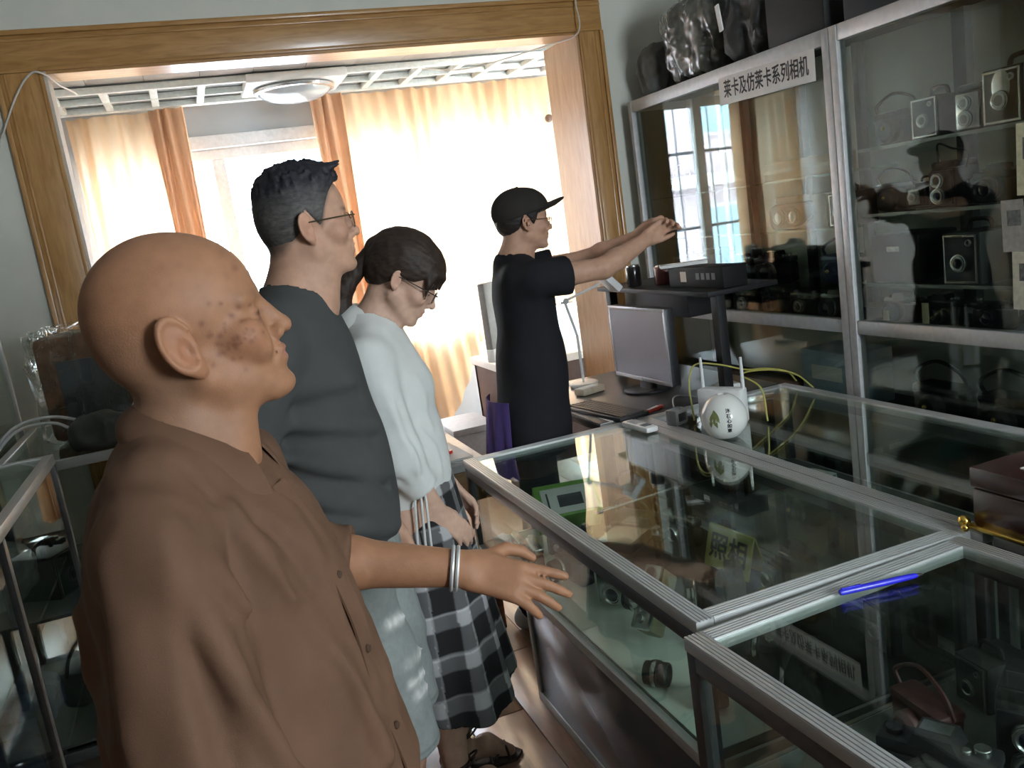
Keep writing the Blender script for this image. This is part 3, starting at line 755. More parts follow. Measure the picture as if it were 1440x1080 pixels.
# ---------- 1: bald elderly man in a brown shirt, nearest the camera
def build_old_man():
    O = (0.0, 1.11); yaw = -18
    root = thing('person', 'bald elderly man in a brown button shirt, smiling, one arm stretched over the counter', 'person', (O[0], O[1], 0), math.radians(yaw))
    HR = frame(17, 12); J = dict(head=((-0.024, 0.012, 1.512), HR, 1.02, dict(old=1, ear=1.15, nose=0.6, sx=0.96, smile=0.004)), N=(-0.055, 0.0, 1.375), neck=(0.064, 0.060),
        throat=((0.0, 0.0, 1.375), (0.018, 0.0, 1.43), 0.042, 0.030),
        torso=[((-0.055, 0, 1.245), (0.105, 0.165, 0.15)), ((-0.03, 0, 1.06), (0.135, 0.16, 0.20)), ((-0.02, 0, 0.90), (0.12, 0.165, 0.14))],
        arms=[((-0.045, -0.165, 1.305), (-0.005, -0.235, 1.045), (0.155, -0.20, 0.945), (0.050, 0.040, 0.028)),
              ((-0.045, 0.165, 1.305), (-0.010, 0.268, 1.118), (0.245, 0.268, 1.062), (0.050, 0.040, 0.030))],
        hands=[((0.165, -0.197, 0.94), frame(12, -30, 80), 1, (0.35, 0.4, 0.45, 0.5), 0.6, 0.5, 0.95),
               ((0.255, 0.268, 1.060), frame(-12, -20, 38), 1, (0.10, 0.16, 0.22, 0.28), 1.3, 1.1, 1.0)],
        legs=[((-0.02, -0.09, 0.86), (0.0, -0.10, 0.46), (-0.02, -0.10, 0.08), (0.13, -0.12, 0.02)),
              ((-0.02, 0.09, 0.86), (0.0, 0.10, 0.46), (-0.02, 0.10, 0.08), (0.13, 0.12, 0.02))], brow=0.25)
    rs = np.random.RandomState(5)
    spots = []
    for k in range(46):
        a, b = rs.randn(2)
        sx = 0.056+0.016*a; sz = -0.010+0.018*b
        spots.append((sx, -0.064, sz, 0.0016+0.0018*rs.rand(), 0.45+0.35*rs.rand()))
    for k in range(16): spots.append((rs.uniform(0.0, 0.09), -0.06, rs.uniform(0.05, 0.10), 0.003+0.003*rs.rand(), 0.15))
    spots.append((0.086, -0.045, 0.062, 0.004, 0.6))
    def extra(v, q, inh, c):
        w = np.clip((0.055-q[:, 2])/0.08, 0, 1)*np.clip((0.015-q[:, 0])/0.04, 0, 1)*inh*(np.abs(q[:, 1]) < 0.072)*0.30      # cropped stubble at the back of the head
        return c*(1-w[:, None])+np.array((0.14, 0.115, 0.09))[None]*w[:, None]
    sdf_obj('body', make_body(J), (-0.30, -0.34, -0.01), (0.52, 0.45, 1.70), 0.0075, SKIN(), root, tint_fn((0.35, 0.170, 0.090), J, spots=spots, extra=extra),
            fine=[[(-0.15, 0.14, 0.0026), (0.30, 0.47, 0.0042)], [(-0.11, 0.11, 0.0026), (0.19, 0.33, 0.0042)], [(1.38, 1.68, 0.0026), (0.97, 1.09, 0.0042)]], it=1)
    # the shirt
    brown = cloth('brown_cotton', (0.135, 0.073, 0.044), 0.75, 0.10, 0.2, 700)
    A0, A1 = J['arms']
    def shirt(P):
        d = None
        for c, r in (((-0.048, 0, 1.24), (0.138, 0.172, 0.125)), ((-0.040, 0, 1.09), (0.168, 0.176, 0.22)), ((-0.018, 0, 0.90), (0.182, 0.184, 0.26))):
            e = ell(P, c, r); d = e if d is None else smin(d, e, 0.06)
        yk = cap(P, (-0.055, -0.10, 1.355), (-0.055, 0.10, 1.355), 0.055, 0.055); d = smin(d, yk, 0.05)
        d = smin(d, cap(P, (-0.050, 0, 1.375), (-0.04, 0, 1.32), 0.066, 0.085), 0.03)
        sl0 = cap(P, (-0.047, -0.155, 1.305), (-0.008, -0.235, 1.035), 0.068, 0.070)
        d = smin(d, sl0, 0.022)
        mid = V3(A1[1])*0.70+V3(A1[2])*0.30
        sl1 = chain(P, ((-0.047, 0.160, 1.30), A1[1], mid), (0.066, 0.064, 0.062), 0.03)
        sl1 = smax(sl1, (P-mid)@V3(0.975, 0.0, -0.21), 0.004)
        d = smin(d, sl1, 0.03)
        d = smin(d, torso_sdf(P, J, 0.012, 0.8), 0.01)
        # folds
        d = rib_folds(P, d, [
            ([(-0.01, -0.21, 1.285), (0.045, -0.235, 1.17), (0.085, -0.215, 1.03)], 0.0176, 0.0232),
            ([(0.02, -0.19, 1.29), (0.085, -0.175, 1.18), (0.12, -0.16, 1.03)], 0.0154, 0.0186),
            ([(0.0, -0.22, 1.26), (0.012, -0.25, 1.15), (0.03, -0.27, 1.03)], 0.0176, -0.0155),
            ([(0.045, -0.2, 1.25), (0.085, -0.19, 1.13), (0.10, -0.17, 0.98)], 0.0132, -0.0186),
            ([(-0.06, -0.22, 1.27), (-0.07, -0.25, 1.15), (-0.06, -0.27, 1.02)], 0.0220, 0.0155),
            ([(-0.09, -0.2, 1.25), (-0.12, -0.22, 1.12), (-0.12, -0.22, 0.98)], 0.0198, -0.0155),
            ([(0.03, -0.12, 1.325), (0.08, -0.13, 1.24), (0.125, -0.10, 1.12), (0.15, -0.09, 0.98)], 0.0154, 0.0155),
            ([(0.05, -0.09, 1.30), (0.10, -0.08, 1.20), (0.145, -0.06, 1.06)], 0.0110, -0.0093),
            ([(-0.19, -0.09, 1.22), (-0.22, -0.08, 1.08), (-0.21, -0.08, 0.92)], 0.0220, 0.0155),
            ([(-0.16, -0.15, 1.16), (-0.18, -0.15, 1.02), (-0.17, -0.14, 0.90)], 0.0198, 0.0155),
            ([(0.02, -0.22, 1.08), (0.075, -0.23, 1.05), (0.11, -0.18, 1.06)], 0.0143, 0.0109),
            ([(0.11, -0.13, 1.12), (0.14, -0.12, 1.0), (0.15, -0.12, 0.85)], 0.0154, 0.0155),
            ([(0.08, -0.16, 1.0), (0.10, -0.16, 0.9), (0.10, -0.16, 0.8)], 0.0154, 0.0155)])
        d = d-0.014*vnoise(P*V3(1, 1, 0.45), 17)-0.006*vnoise(P*V3(1, 1, 0.5), 40)
        # armhole seam
        sm_ = np.abs((P-V3(-0.047, -0.150, 1.30))@V3(0.10, -0.93, 0.34)); rr = np.sqrt(((P-V3(-0.047, -0.150, 1.28))**2).sum(1))
        d = d+0.0035*np.exp(-(sm_/0.004)**2)*(rr < 0.12)*(P[:, 1] < -0.1)
        d = smax(d, (0.74+0.05*np.cos((P[:, 1])*14))-P[:, 2], 0.004)
        q = (P-V3(-0.030, 0, 1.385))@frame(0, -30).astype(np.float32)                                       # neck opening, low at the throat
        d = smax(d, -np.maximum(np.sqrt((q[:, 0]/1.05)**2+q[:, 1]**2)-0.064, -0.012-q[:, 2]), 0.004)
        return d
    sh = sdf_obj('shirt', shirt, (-0.32, -0.36, 0.66), (0.36, 0.42, 1.46), 0.0055, brown, root, it=1)
    collar(root, (-0.028, 0, 1.392), frame(0, -10), 0.066, 0.088, 0.024, 0.022, 0.038, brown, gap=24)
    # placket and buttons along the front edge
    pk = MB(); fr = [(0.048, -0.018, 1.325), (0.085, -0.026, 1.25), (0.116, -0.036, 1.15), (0.128, -0.04, 1.05), (0.152, -0.04, 0.93), (0.160, -0.04, 0.80)]
    C = catmull(fr, 6)
    def pf(u, v):
        k = min(int(u*(len(C)-1)), len(C)-2); t = u*(len(C)-1)-k; p = np.array(C[k])*(1-t)+np.array(C[k+1])*t
        return (p[0]+0.012-0.007*v, p[1]+0.020-0.036*v, p[2])
    pk.grid(pf, 40, 3, thick=0.003)
    pl = pk.build('placket', brown, root, 60)
    bm_ = mat('brown_button', (0.07, 0.04, 0.025), 0.3, 0, 0.1)
    for k in (9, 15, 21, 27):
        p = C[k]; b = MB(); b.lathe([(0.0, 0.0025), (0.0045, 0.002), (0.0055, 0.0), (0.0, -0.001)], 14, Matrix.Translation((p[0]+0.0125, p[1]-0.002, p[2])) @ Matrix.Rotation(math.radians(80), 4, 'Y') @ Matrix.Rotation(math.radians(25), 4, 'X'))
        b.build('button', bm_, pl)
    # steel watch band on the far wrist
    g = MB(); W = np.array(A1[2]); E_ = np.array(A1[1]); ax_ = (W-E_)/np.linalg.norm(W-E_); c = W-ax_*0.012
    a = np.cross(ax_, (0, 0, 1)); a /= np.linalg.norm(a); b = np.cross(a, ax_)
    for off in (-0.004, 0.004):
        g.tube([c+ax_*off+(0.036*math.cos(t)*a+0.034*math.sin(t)*b) for t in np.linspace(0, 2*math.pi, 28, endpoint=False)], 0.0034, 6, True)
    g.build('bracelet', mat('polished_steel', (0.80, 0.80, 0.78), 0.3, 0.5, 0.03), root)
    tr = cloth('dark_trouser_cloth', (0.03, 0.03, 0.035))
    def pants(P):
        d = ell(P, (-0.02, 0, 0.88), (0.13, 0.172, 0.15))
        for Hh, K, A, T in J['legs']: d = smin(d, chain(P, (Hh, K, (A[0], A[1], 0.10)), (0.10, 0.075, 0.062), 0.03), 0.04)
        d = d-0.006*vnoise(P, 14)
        return smax(smax(d, 0.055-P[:, 2], 0.004), P[:, 2]-0.96, 0.004)
    sdf_obj('trousers', pants, (-0.25, -0.30, 0.02), (0.22, 0.30, 1.0), 0.009, tr, root)
    for s in (-1, 1): shoe(root, (-0.02, s*0.10), s*8, mat('black_shoe_leather', (0.02, 0.02, 0.02), 0.35))
    return root

def shoe(root, xy, ang, m, sole=None, L=0.27):
    R = frame(ang)
    def f(P):
        q = tof(P, (xy[0], xy[1], 0), R)
        d = chain(q, ((-0.045, 0, 0.040), (0.06, 0, 0.040), (L-0.115, 0.004, 0.030)), (0.037, 0.040, 0.033), 0.03)
        d = smin(d, cap(q, (-0.03, 0, 0.05), (-0.02, 0, 0.085), 0.040, 0.042), 0.03)
        return smax(smax(d, 0.004-q[:, 2], 0.002), q[:, 2]-0.095, 0.003)
    c = V3(xy[0], xy[1], 0.04)
    return sdf_obj('shoe', f, (xy[0]-0.2, xy[1]-0.2, -0.01), (xy[0]+0.25, xy[1]+0.2, 0.12), 0.006, m, root)

# ---------- 2: man in a dark grey T-shirt with spectacles
def build_tshirt_man():
    O = (0.22, 1.88); yaw = -20
    root = thing('person', 'man with cropped black hair and glasses in a dark grey T-shirt and ripped denim shorts', 'person', (O[0], O[1], 0), math.radians(yaw))
    J = dict(head=((0.022, 0.008, 1.642), frame(20, 3), 0.98, dict(ear=1.0, nose=0.8, sx=0.91)), N=(-0.02, 0.0, 1.50), neck=(0.066, 0.062),
        throat=((0.02, 0, 1.49), (0.04, 0, 1.555), 0.05, 0.045),
        torso=[((-0.04, 0, 1.36), (0.11, 0.18, 0.15)), ((-0.02, 0, 1.13), (0.125, 0.165, 0.22)), ((-0.03, 0, 0.95), (0.12, 0.17, 0.14))],
        arms=[((-0.05, -0.185, 1.42), (-0.16, -0.235, 1.15), (-0.02, -0.17, 0.99), (0.052, 0.042, 0.029)), ((-0.05, 0.185, 1.42), (-0.06, 0.24, 1.12), (0.05, 0.25, 0.88), (0.052, 0.042, 0.029))],
        hands=[((-0.01, -0.165, 0.98), frame(20, -40, 90), 1, (0.4, 0.45, 0.5, 0.55), 0.5, 0.4, 0.95), ((0.055, 0.25, 0.87), frame(0, -75, -80), 1, (0.3, 0.35, 0.4, 0.45), 0.5, 0.4, 0.95)],
        legs=[((-0.025, -0.095, 0.90), (0.045, -0.09, 0.50), (0.015, -0.09, 0.085), (0.17, -0.11, 0.02)), ((-0.02, 0.095, 0.90), (0.03, 0.10, 0.50), (0.0, 0.10, 0.085), (0.155, 0.12, 0.02))])
    def extra(v, q, inh, c):
        line = np.interp(q[:, 0], [-0.11, -0.06, -0.02, 0.0, 0.015, 0.03, 0.045, 0.065, 0.12], [-0.06, -0.05, -0.015, 0.035, 0.012, -0.012, 0.03, 0.066, 0.080])
        up = np.clip((q[:, 2]-line)/0.02, 0, 1)*inh*(np.abs(q[:, 1]) < 0.085)*(q[:, 0] < 0.078)
        w = up*np.clip(0.80+(q[:, 2]-0.03)*2.0-np.clip(q[:, 0]-0.03, 0, 1)*3.0, 0.45, 0.96)
        return c*(1-w[:, None])+np.array((0.035, 0.034, 0.036))[None]*w[:, None]
    sdf_obj('body', make_body(J), (-0.30, -0.36, -0.01), (0.34, 0.36, 1.83), 0.0085, SKIN(), root, tint_fn((0.50, 0.29, 0.195), J, extra=extra),
            fine=[(-0.10, 0.17, 0.0036), (-0.10, 0.11, 0.0036), (1.48, 1.80, 0.0036)])
    # cropped sides, longer on top and brushed up at the front
    def m2hair(v):
        q = tof(v, J['head'][0], J['head'][1]); t = np.clip((q[:, 2]-0.045)/0.05+vnoise(v, 60)*0.3, 0, 1)[:, None]; n = (1+0.5*vnoise(v, 250))[:, None]
        return (np.array((0.085, 0.078, 0.072))[None]*(1-t)+np.array((0.018, 0.017, 0.022))[None]*t)*n
    def hair(P):
        def th(q):
            t = np.clip((q[:, 2]-0.055)/0.07, 0, 1)
            sp = vnoise(q*V3(1, 1.6, 0.5), 120)*0.010+vnoise(q*V3(1, 1, 0.5), 260)*0.006
            t = t*t*(3-2*t)
            return 0.0016+t*(0.011+0.012*np.clip((q[:, 0]-0.02)/0.06, 0, 1)+sp)+0.0012*vnoise(q, 300)
        d = hair_sdf(P, J, [-0.11, -0.06, -0.02, 0.0, 0.015, 0.03, 0.045, 0.065, 0.085, 0.12], [-0.045, -0.038, -0.005, 0.040, 0.018, 0.0, 0.035, 0.068, 0.086, 0.095], th, 0.002)
        Hc, HR, hs, _ = J['head']; q = tof(P, Hc, HR)
        for k, (yy, zz) in enumerate(((-0.04, 0.118), (-0.022, 0.122), (-0.004, 0.124), (0.014, 0.123), (0.032, 0.119))):
            d = smin(d, cap(q, (0.055, yy, 0.112), (0.094+0.006*(k % 2), yy*1.05, zz+0.004*(k % 2)), 0.013, 0.003), 0.006)
        return d
    sdf_obj('hair', hair, (-0.12, -0.12, 1.56), (0.18, 0.13, 1.81), 0.0034, HAIR(), root, m2hair)
    glasses(root, J, mat('bronze_wire', (0.10, 0.085, 0.05), 0.3, 0.7))
    grey = cloth('dark_grey_jersey', (0.062, 0.064, 0.062), 0.9, 0.06, 0.2, 900)
    A0, A1 = J['arms']
    def tee(P):
        d = None
        for c, r in (((-0.045, 0, 1.36), (0.115, 0.186, 0.155)), ((-0.03, 0, 1.14), (0.142, 0.178, 0.22)), ((-0.025, 0, 1.02), (0.135, 0.182, 0.18))):
            e = ell(P, c, r); d = e if d is None else smin(d, e, 0.06)
        d = smin(d, cap(P, (-0.045, -0.12, 1.455), (-0.045, 0.12, 1.455), 0.058, 0.058), 0.06)
        for S, E, W, rr in J['arms']:
            e_ = V3(S)*0.18+V3(E)*0.82; s1 = cap(P, S, e_, 0.066, 0.068)
            ax_ = (V3(E)-V3(S)); ax_ /= np.linalg.norm(ax_); s1 = smax(s1, (P-e_)@ax_, 0.004); d = smin(d, s1, 0.025)
        d = smin(d, torso_sdf(P, J, 0.012, 0.6), 0.01)
        fo = []
        for z0, dz, sg, wd, hh in ((1.27, -0.05, 1, 0.022, 0.012), (1.20, -0.085, 1, 0.020, 0.016), (1.13, -0.10, 1, 0.018, 0.016), (1.07, -0.08, 1, 0.018, 0.014), (1.34, -0.02, 1, 0.022, 0.009)):
            fo.append(([(-0.17, -0.14, z0+0.03), (-0.05, -0.19, z0), (0.05, -0.15, z0+dz*0.5), (0.115, -0.04, z0+dz)], wd, hh))
            fo.append(([(-0.17, -0.14, z0+0.005), (-0.05, -0.19, z0-0.028), (0.05, -0.15, z0+dz*0.5-0.03), (0.10, -0.06, z0+dz-0.03)], wd*0.8, -hh*0.7))
        d = rib_folds(P, d, fo)
        d = d-0.007*vnoise(P*V3(1, 1, 0.7), 13)*np.clip((1.46-P[:, 2])/0.08, 0, 1)
        d = smax(d, 0.955+0.01*np.cos(P[:, 1]*20)-P[:, 2], 0.004)
        d = smax(d, -cap(P, (-0.015, 0, 1.525), (0.03, 0, 1.66), 0.070, 0.10), 0.004)
        return d
    sdf_obj('tshirt', tee, (-0.28, -0.34, 0.90), (0.24, 0.34, 1.56), 0.0065, grey, root)
    g = MB(); g.tube([(-0.016+0.071*math.cos(t), 0.069*math.sin(t), 1.512-0.020*math.cos(t)) for t in np.linspace(0, 2*math.pi, 36, endpoint=False)], 0.006, 8, True)
    g.build('neckband', grey, root, 60)
    def shorts(P):
        d = ell(P, (-0.03, 0, 0.93), (0.135, 0.178, 0.15))
        for Hh, K, A, T in J['legs']: d = smin(d, chain(P, (Hh, (K[0]*0.5+Hh[0]*0.5+0.005, K[1], 0.70), (K[0]+0.005, K[1], 0.49)), (0.108, 0.096, 0.084), 0.03), 0.03)
        d = d-0.008*vnoise(P*V3(1, 1, 1.4), 16)
        d = rib_folds(P, d, [([(0.03, -0.18, 0.80), (0.12, -0.10, 0.79)], 0.012, 0.007), ([(0.0, -0.19, 0.70), (0.12, -0.13, 0.68)], 0.012, 0.006), ([(-0.02, -0.17, 0.60), (0.12, -0.13, 0.585)], 0.012, 0.006)])
        # worn-through rips
        for (x_, y_, z_, l) in ((0.11, -0.10, 0.80, 0.05), (0.125, -0.08, 0.70, 0.06), (0.130, -0.09, 0.655, 0.05), (0.135, -0.08, 0.62, 0.05)):
            d = d-0.006*np.exp(-((segd(P, (x_-0.03, y_-l, z_+0.01), (x_+0.01, y_+l, z_-0.01))[0])/0.008)**2)*(1+vnoise(P, 150)*2)
        for Hh, K, A, T in J['legs']: d = smax(d, 0.487-P[:, 2], 0.004)
        return smax(d, P[:, 2]-1.02, 0.004)
    def denim(v):
        n = vnoise(v, 60)[:, None]*0.12+vnoise(v, 200)[:, None]*0.18
        c = np.array((0.27, 0.295, 0.28))[None]*(1+n)
        for (x_, y_, z_, l) in ((0.11, -0.10, 0.80, 0.05), (0.125, -0.08, 0.70, 0.06), (0.130, -0.09, 0.655, 0.05), (0.135, -0.08, 0.62, 0.05)):
            e = segd(v, (x_-0.03, y_-l, z_+0.01), (x_+0.01, y_+l, z_-0.01))[0]
            w_ = np.clip(np.exp(-(e/0.011)**2)*(1.1+vnoise(v, 130)*1.4), 0, 1)[:, None]; c = c*(1-w_)+np.array((0.78, 0.77, 0.74))[None]*w_
        h = (np.abs(v[:, 2]-0.505) < 0.004)[:, None]; c = np.where(h, c*0.75, c)
        return c
    sdf_obj('shorts', shorts, (-0.24, -0.30, 0.45), (0.24, 0.30, 1.06), 0.0065, cloth('washed_denim', (0.95, 0.95, 0.95), 0.9, 0.05, 0.4, 800, attr='tint'), root, denim)
    for s in (-1, 1): shoe(root, (0.015, s*0.095), s*8, mat('grey_canvas_shoe', (0.12, 0.12, 0.13), 0.8))
    return root

# ---------- 3: young woman with a ponytail
def build_woman():
    O = (0.45, 2.27); yaw = -18
    root = thing('person', 'young woman with a dark ponytail and glasses, white shirt and plaid skirt, looking down', 'person', (O[0], O[1], 0), math.radians(yaw))
    J = dict(head=((0.062, 0.0, 1.490), frame(4, -37), 0.93, dict(ear=0.85, nose=0.75, chin=-0.002)), N=(-0.03, 0.0, 1.375), neck=(0.048, 0.045),
        throat=((0.0, 0, 1.36), (0.04, 0, 1.42), 0.036, 0.034),
        torso=[((-0.025, 0, 1.25), (0.085, 0.145, 0.13)), ((-0.01, 0, 1.07), (0.085, 0.125, 0.19)), ((-0.01, 0, 0.90), (0.10, 0.145, 0.13)), ((0.035, 0, 1.20), (0.06, 0.10, 0.06))],
        arms=[((-0.035, -0.145, 1.31), (0.0, -0.165, 1.06), (0.075, -0.110, 0.875), (0.040, 0.034, 0.023)), ((-0.035, 0.145, 1.31), (-0.01, 0.18, 1.05), (0.10, 0.12, 0.88), (0.040, 0.034, 0.023))],
        hands=[((0.080, -0.107, 0.868), frame(20, -52, 60), 1, (0.25, 0.3, 0.35, 0.4), 0.6, 0.5, 0.86), ((0.105, 0.115, 0.872), frame(-20, -50, -60), 1, (0.3, 0.35, 0.4, 0.4), 0.6, 0.5, 0.86)],
        legs=[((-0.01, -0.075, 0.86), (0.02, -0.07, 0.47), (0.0, -0.065, 0.075), (0.155, -0.085, 0.020)), ((-0.01, 0.075, 0.86), (0.02, 0.07, 0.47), (0.0, 0.075, 0.075), (0.15, 0.10, 0.020))])
    sdf_obj('body', make_body(J), (-0.22, -0.26, -0.01), (0.30, 0.26, 1.66), 0.0085, SKIN(), root, tint_fn((0.58, 0.37, 0.27), J, lips=(0.50, 0.14, 0.13)),
            fine=[(-0.06, 0.20, 0.0036), (-0.09, 0.09, 0.0036), (1.38, 1.63, 0.0036)])
    hc = lambda v: np.tile((0.034, 0.021, 0.014), (len(v), 1))*(1+0.5*vnoise(v, 80)[:, None])
    Hc, HR, hs, _ = J['head']
    def hair(P):
        th = lambda q: 0.010+0.006*np.clip(q[:, 2]/0.1, 0, 1)+0.004*vnoise(q*V3(0.3, 1, 1), 140)
        d = hair_sdf(P, J, [-0.12, -0.07, -0.04, -0.015, 0.0, 0.02, 0.04, 0.06, 0.075, 0.12], [-0.055, -0.05, -0.035, -0.005, 0.012, 0.014, 0.018, 0.035, 0.055, 0.06], th)
        q = tof(P, Hc, HR)/hs
        d2 = chain(q, ((-0.085, 0, 0.055), (-0.105, 0, 0.050)), (0.03, 0.022), 0.02)
        d = smin(d, d2*hs, 0.02)
        # fringe sweeping over the brow and face side
        for s in (-1, 1):
            for k in range(5):
                y0 = s*(0.004+0.013*k)
                e = chain(q, ((0.070-0.004*k, y0*0.8, 0.092-0.004*k), (0.107-0.006*k, y0*1.1, 0.062), (0.114-0.008*k, y0*1.2, 0.030-0.003*k)), (0.012, 0.010, 0.004), 0.006)
                d = smin(d, e*hs, 0.006)
            e = chain(q, ((0.058, s*0.064, 0.075), (0.078, s*0.070, 0.030), (0.088, s*0.068, -0.012)), (0.012, 0.008, 0.002), 0.006)
            d = smin(d, e*hs, 0.006)
        return d
    sdf_obj('hair', hair, (-0.10, -0.13, 1.36), (0.23, 0.13, 1.66), 0.0034, HAIR(), root, hc)
    def tail(P):
        p0 = V3(Hc)+HR@V3(-0.10, 0, 0.05)*hs
        d = chain(P, (p0, (-0.085, -0.01, 1.49), (-0.105, -0.012, 1.43), (-0.112, -0.012, 1.375), (-0.10, -0.012, 1.325)), (0.020, 0.027, 0.031, 0.026, 0.008), 0.02)
        return d-0.005*vnoise(P*V3(1, 1, 0.15), 170)
    sdf_obj('ponytail', tail, (-0.20, -0.09, 1.28), (0.05, 0.08, 1.60), 0.0036, HAIR(), root, hc)
    g = MB(); p0 = V3(Hc)+HR@V3(-0.104, 0, 0.05)*hs; g.tube([(p0[0]+0.006*math.sin(t), p0[1]+0.021*math.cos(t), p0[2]+0.021*math.sin(t)) for t in np.linspace(0, 2*math.pi, 20, endpoint=False)], 0.004, 6, True)
    g.build('hair_tie', mat('black_elastic', (0.02, 0.02, 0.02), 0.8), root)
    glasses(root, J, mat('dark_wire', (0.05, 0.045, 0.04), 0.3, 0.7))
    white = cloth('white_cotton', (0.62, 0.63, 0.60), 0.85, 0.05, 0.2, 800)
    def shirt(P):
        d = None
        for c, r in (((-0.025, 0, 1.25), (0.105, 0.158, 0.13)), ((-0.005, 0, 1.08), (0.115, 0.150, 0.20)), ((0.0, 0, 0.96), (0.115, 0.155, 0.16))):
            e = ell(P, c, r); d = e if d is None else smin(d, e, 0.06)
        d = smin(d, cap(P, (-0.035, -0.10, 1.325), (-0.035, 0.10, 1.325), 0.048, 0.048), 0.05)
        d = smin(d, cap(P, (-0.032, 0, 1.385), (-0.02, 0, 1.33), 0.054, 0.07), 0.03)
        for S, E, W, rr in J['arms']:
            e_ = V3(E)*0.42+V3(W)*0.58
            s1 = chain(P, (S, E, e_), (0.062, 0.060, 0.046), 0.03)
            ax_ = V3(W)-V3(E); ax_ /= np.linalg.norm(ax_); s1 = smax(s1, (P-e_)@ax_, 0.003); d = smin(d, s1, 0.016)
        d = smin(d, torso_sdf(P, J, 0.011, 0.8), 0.01)
        d = rib_folds(P, d, [([(0.0, -0.20, 1.23), (0.03, -0.225, 1.12), (0.06, -0.20, 0.99)], 0.013, 0.008), ([(-0.05, -0.20, 1.25), (-0.03, -0.22, 1.1), (0.01, -0.20, 0.98)], 0.012, -0.009),
            ([(0.03, -0.19, 1.20), (0.05, -0.20, 1.10), (0.08, -0.17, 0.98)], 0.010, -0.008), ([(-0.06, -0.18, 1.16), (-0.06, -0.21, 1.06)], 0.012, 0.008),
            ([(-0.10, -0.10, 1.28), (-0.10, -0.13, 1.12)], 0.012, 0.008), ([(-0.07, -0.2, 1.195), (0.02, -0.22, 1.20), (0.055, -0.16, 1.21)], 0.004, 0.006),
            ([(0.07, -0.10, 1.24), (0.10, -0.09, 1.10)], 0.012, 0.007), ([(0.06, -0.14, 1.14), (0.10, -0.10, 1.05), (0.105, -0.1, 0.95)], 0.01, 0.007)])
        d = d-0.008*vnoise(P*V3(1, 1, 0.5), 20)
        d = smax(d, 0.86-P[:, 2], 0.004)
        d = smax(d, -cap(P, (-0.02, 0, 1.36), (0.02, 0, 1.50), 0.052, 0.07), 0.004)
        return d
    sdf_obj('shirt', shirt, (-0.20, -0.27, 0.82), (0.22, 0.27, 1.42), 0.0058, white, root)
    collar(root, (-0.025, 0, 1.385), frame(0, -16), 0.056, 0.094, 0.024, 0.040, 0.040, white, gap=24)
    g = MB()
    g.box((0.045, -0.085, 1.09), (0.052, -0.02, 1.17), Matrix.Translation((0.052, -0.02, 0)) @ Matrix.Rotation(math.radians(-32), 4, 'Z'), 0.003); g.build('chest_pocket', white, root)
    for k, dx in enumerate((-0.008, 0.006, 0.016)):
        t = MB(); t.tube(catmull([(0.035+dx, -0.155, 0.965), (0.034+dx*1.2, -0.172, 0.93), (0.03+dx*1.3, -0.178, 0.88), (0.022+dx*1.4, -0.172, 0.80-0.02*k)], 5), 0.0034, 6)
        t.build('tie_string', white, root)
    def skirt(P):
        x, y, z = P.T; a = np.arctan2(y, x-0.02)
        t = np.clip((0.96-z)/0.66, 0, 1)
        rx = 0.118+0.075*t; ry = 0.150+0.065*t; pl = 1+0.05*t*np.sin(a*11+1.0)+0.03*t*np.sin(a*5)
        rho = np.sqrt(((x-0.0-0.02*t)/(rx*pl))**2+(y/(ry*pl))**2)
        d = (rho-1)*rx*0.85
        d = np.maximum(d, -(d+0.010))                      # hollow
        d = np.where(z > 0.90, np.minimum((rho-1)*rx*0.85, d), d)
        low = 0.325+0.035*np.sin(a*2+0.5)
        return smax(smax(d, (low-z), 0.003), z-0.965, 0.003)
    def plaid(v):
        a = np.arctan2(v[:, 1], v[:, 0]-0.02)*0.19; z = v[:, 2]
        def st(t, p, w): return ((t/p) % 1.0) < w
        base = np.full((len(v), 3), 0.022)
        s1 = st(a, 0.115, 0.36); s2 = st(z, 0.115, 0.36)
        base[s1] += 0.10; base[s2] += 0.10; base[s1 & s2] += 0.20
        f1 = st(a+0.075, 0.115, 0.05); f2 = st(z+0.075, 0.115, 0.05)
        base[f1] += 0.18; base[f2] += 0.18
        return base
    sdf_obj('plaid_skirt', skirt, (-0.26, -0.27, 0.25), (0.28, 0.27, 1.0), 0.0055, cloth('plaid_cotton', (0.95, 0.95, 0.95), 0.9, 0.05, 0.2, 800, attr='tint'), root, plaid, it=0)
    # strappy flat sandals
    sm_ = mat('dark_sandal_leather', (0.045, 0.03, 0.025), 0.5); so = mat('sandal_sole', (0.06, 0.045, 0.035), 0.7)
    for Hh, K, A, T in J['legs']:
        g = MB(); dx, dy = T[0]-A[0], T[1]-A[1]; L = math.hypot(dx, dy); an = math.atan2(dy, dx)
        M = Matrix.Translation((A[0], A[1], 0)) @ Matrix.Rotation(an, 4, 'Z')
        out = [(-0.065, 0.0), (-0.05, 0.03), (0.02, 0.032), (0.10, 0.045), (0.165, 0.035), (0.19, 0.0), (0.165, -0.035), (0.10, -0.042), (0.02, -0.030), (-0.05, -0.028)]
        g.prism(out, -0.002, 0.010, M); sd = g.build('sandal', so, root)
        for path in ([(0.145, 0.038, 0.012), (0.135, 0.01, 0.047), (0.10, -0.035, 0.02)], [(0.145, -0.036, 0.012), (0.135, -0.01, 0.047), (0.10, 0.038, 0.02)],
                     [(0.09, 0.038, 0.014), (0.075, 0.0, 0.066), (0.03, -0.034, 0.03)], [(0.09, -0.036, 0.014), (0.075, 0.0, 0.066), (0.03, 0.034, 0.03)],
                     [(0.03, 0.034, 0.03), (0.035, 0, 0.10), (0.03, -0.034, 0.03)]):
            t = MB(); t.tube(catmull(path, 6), 0.0042, 6, False, M); t.build('strap', sm_, sd)
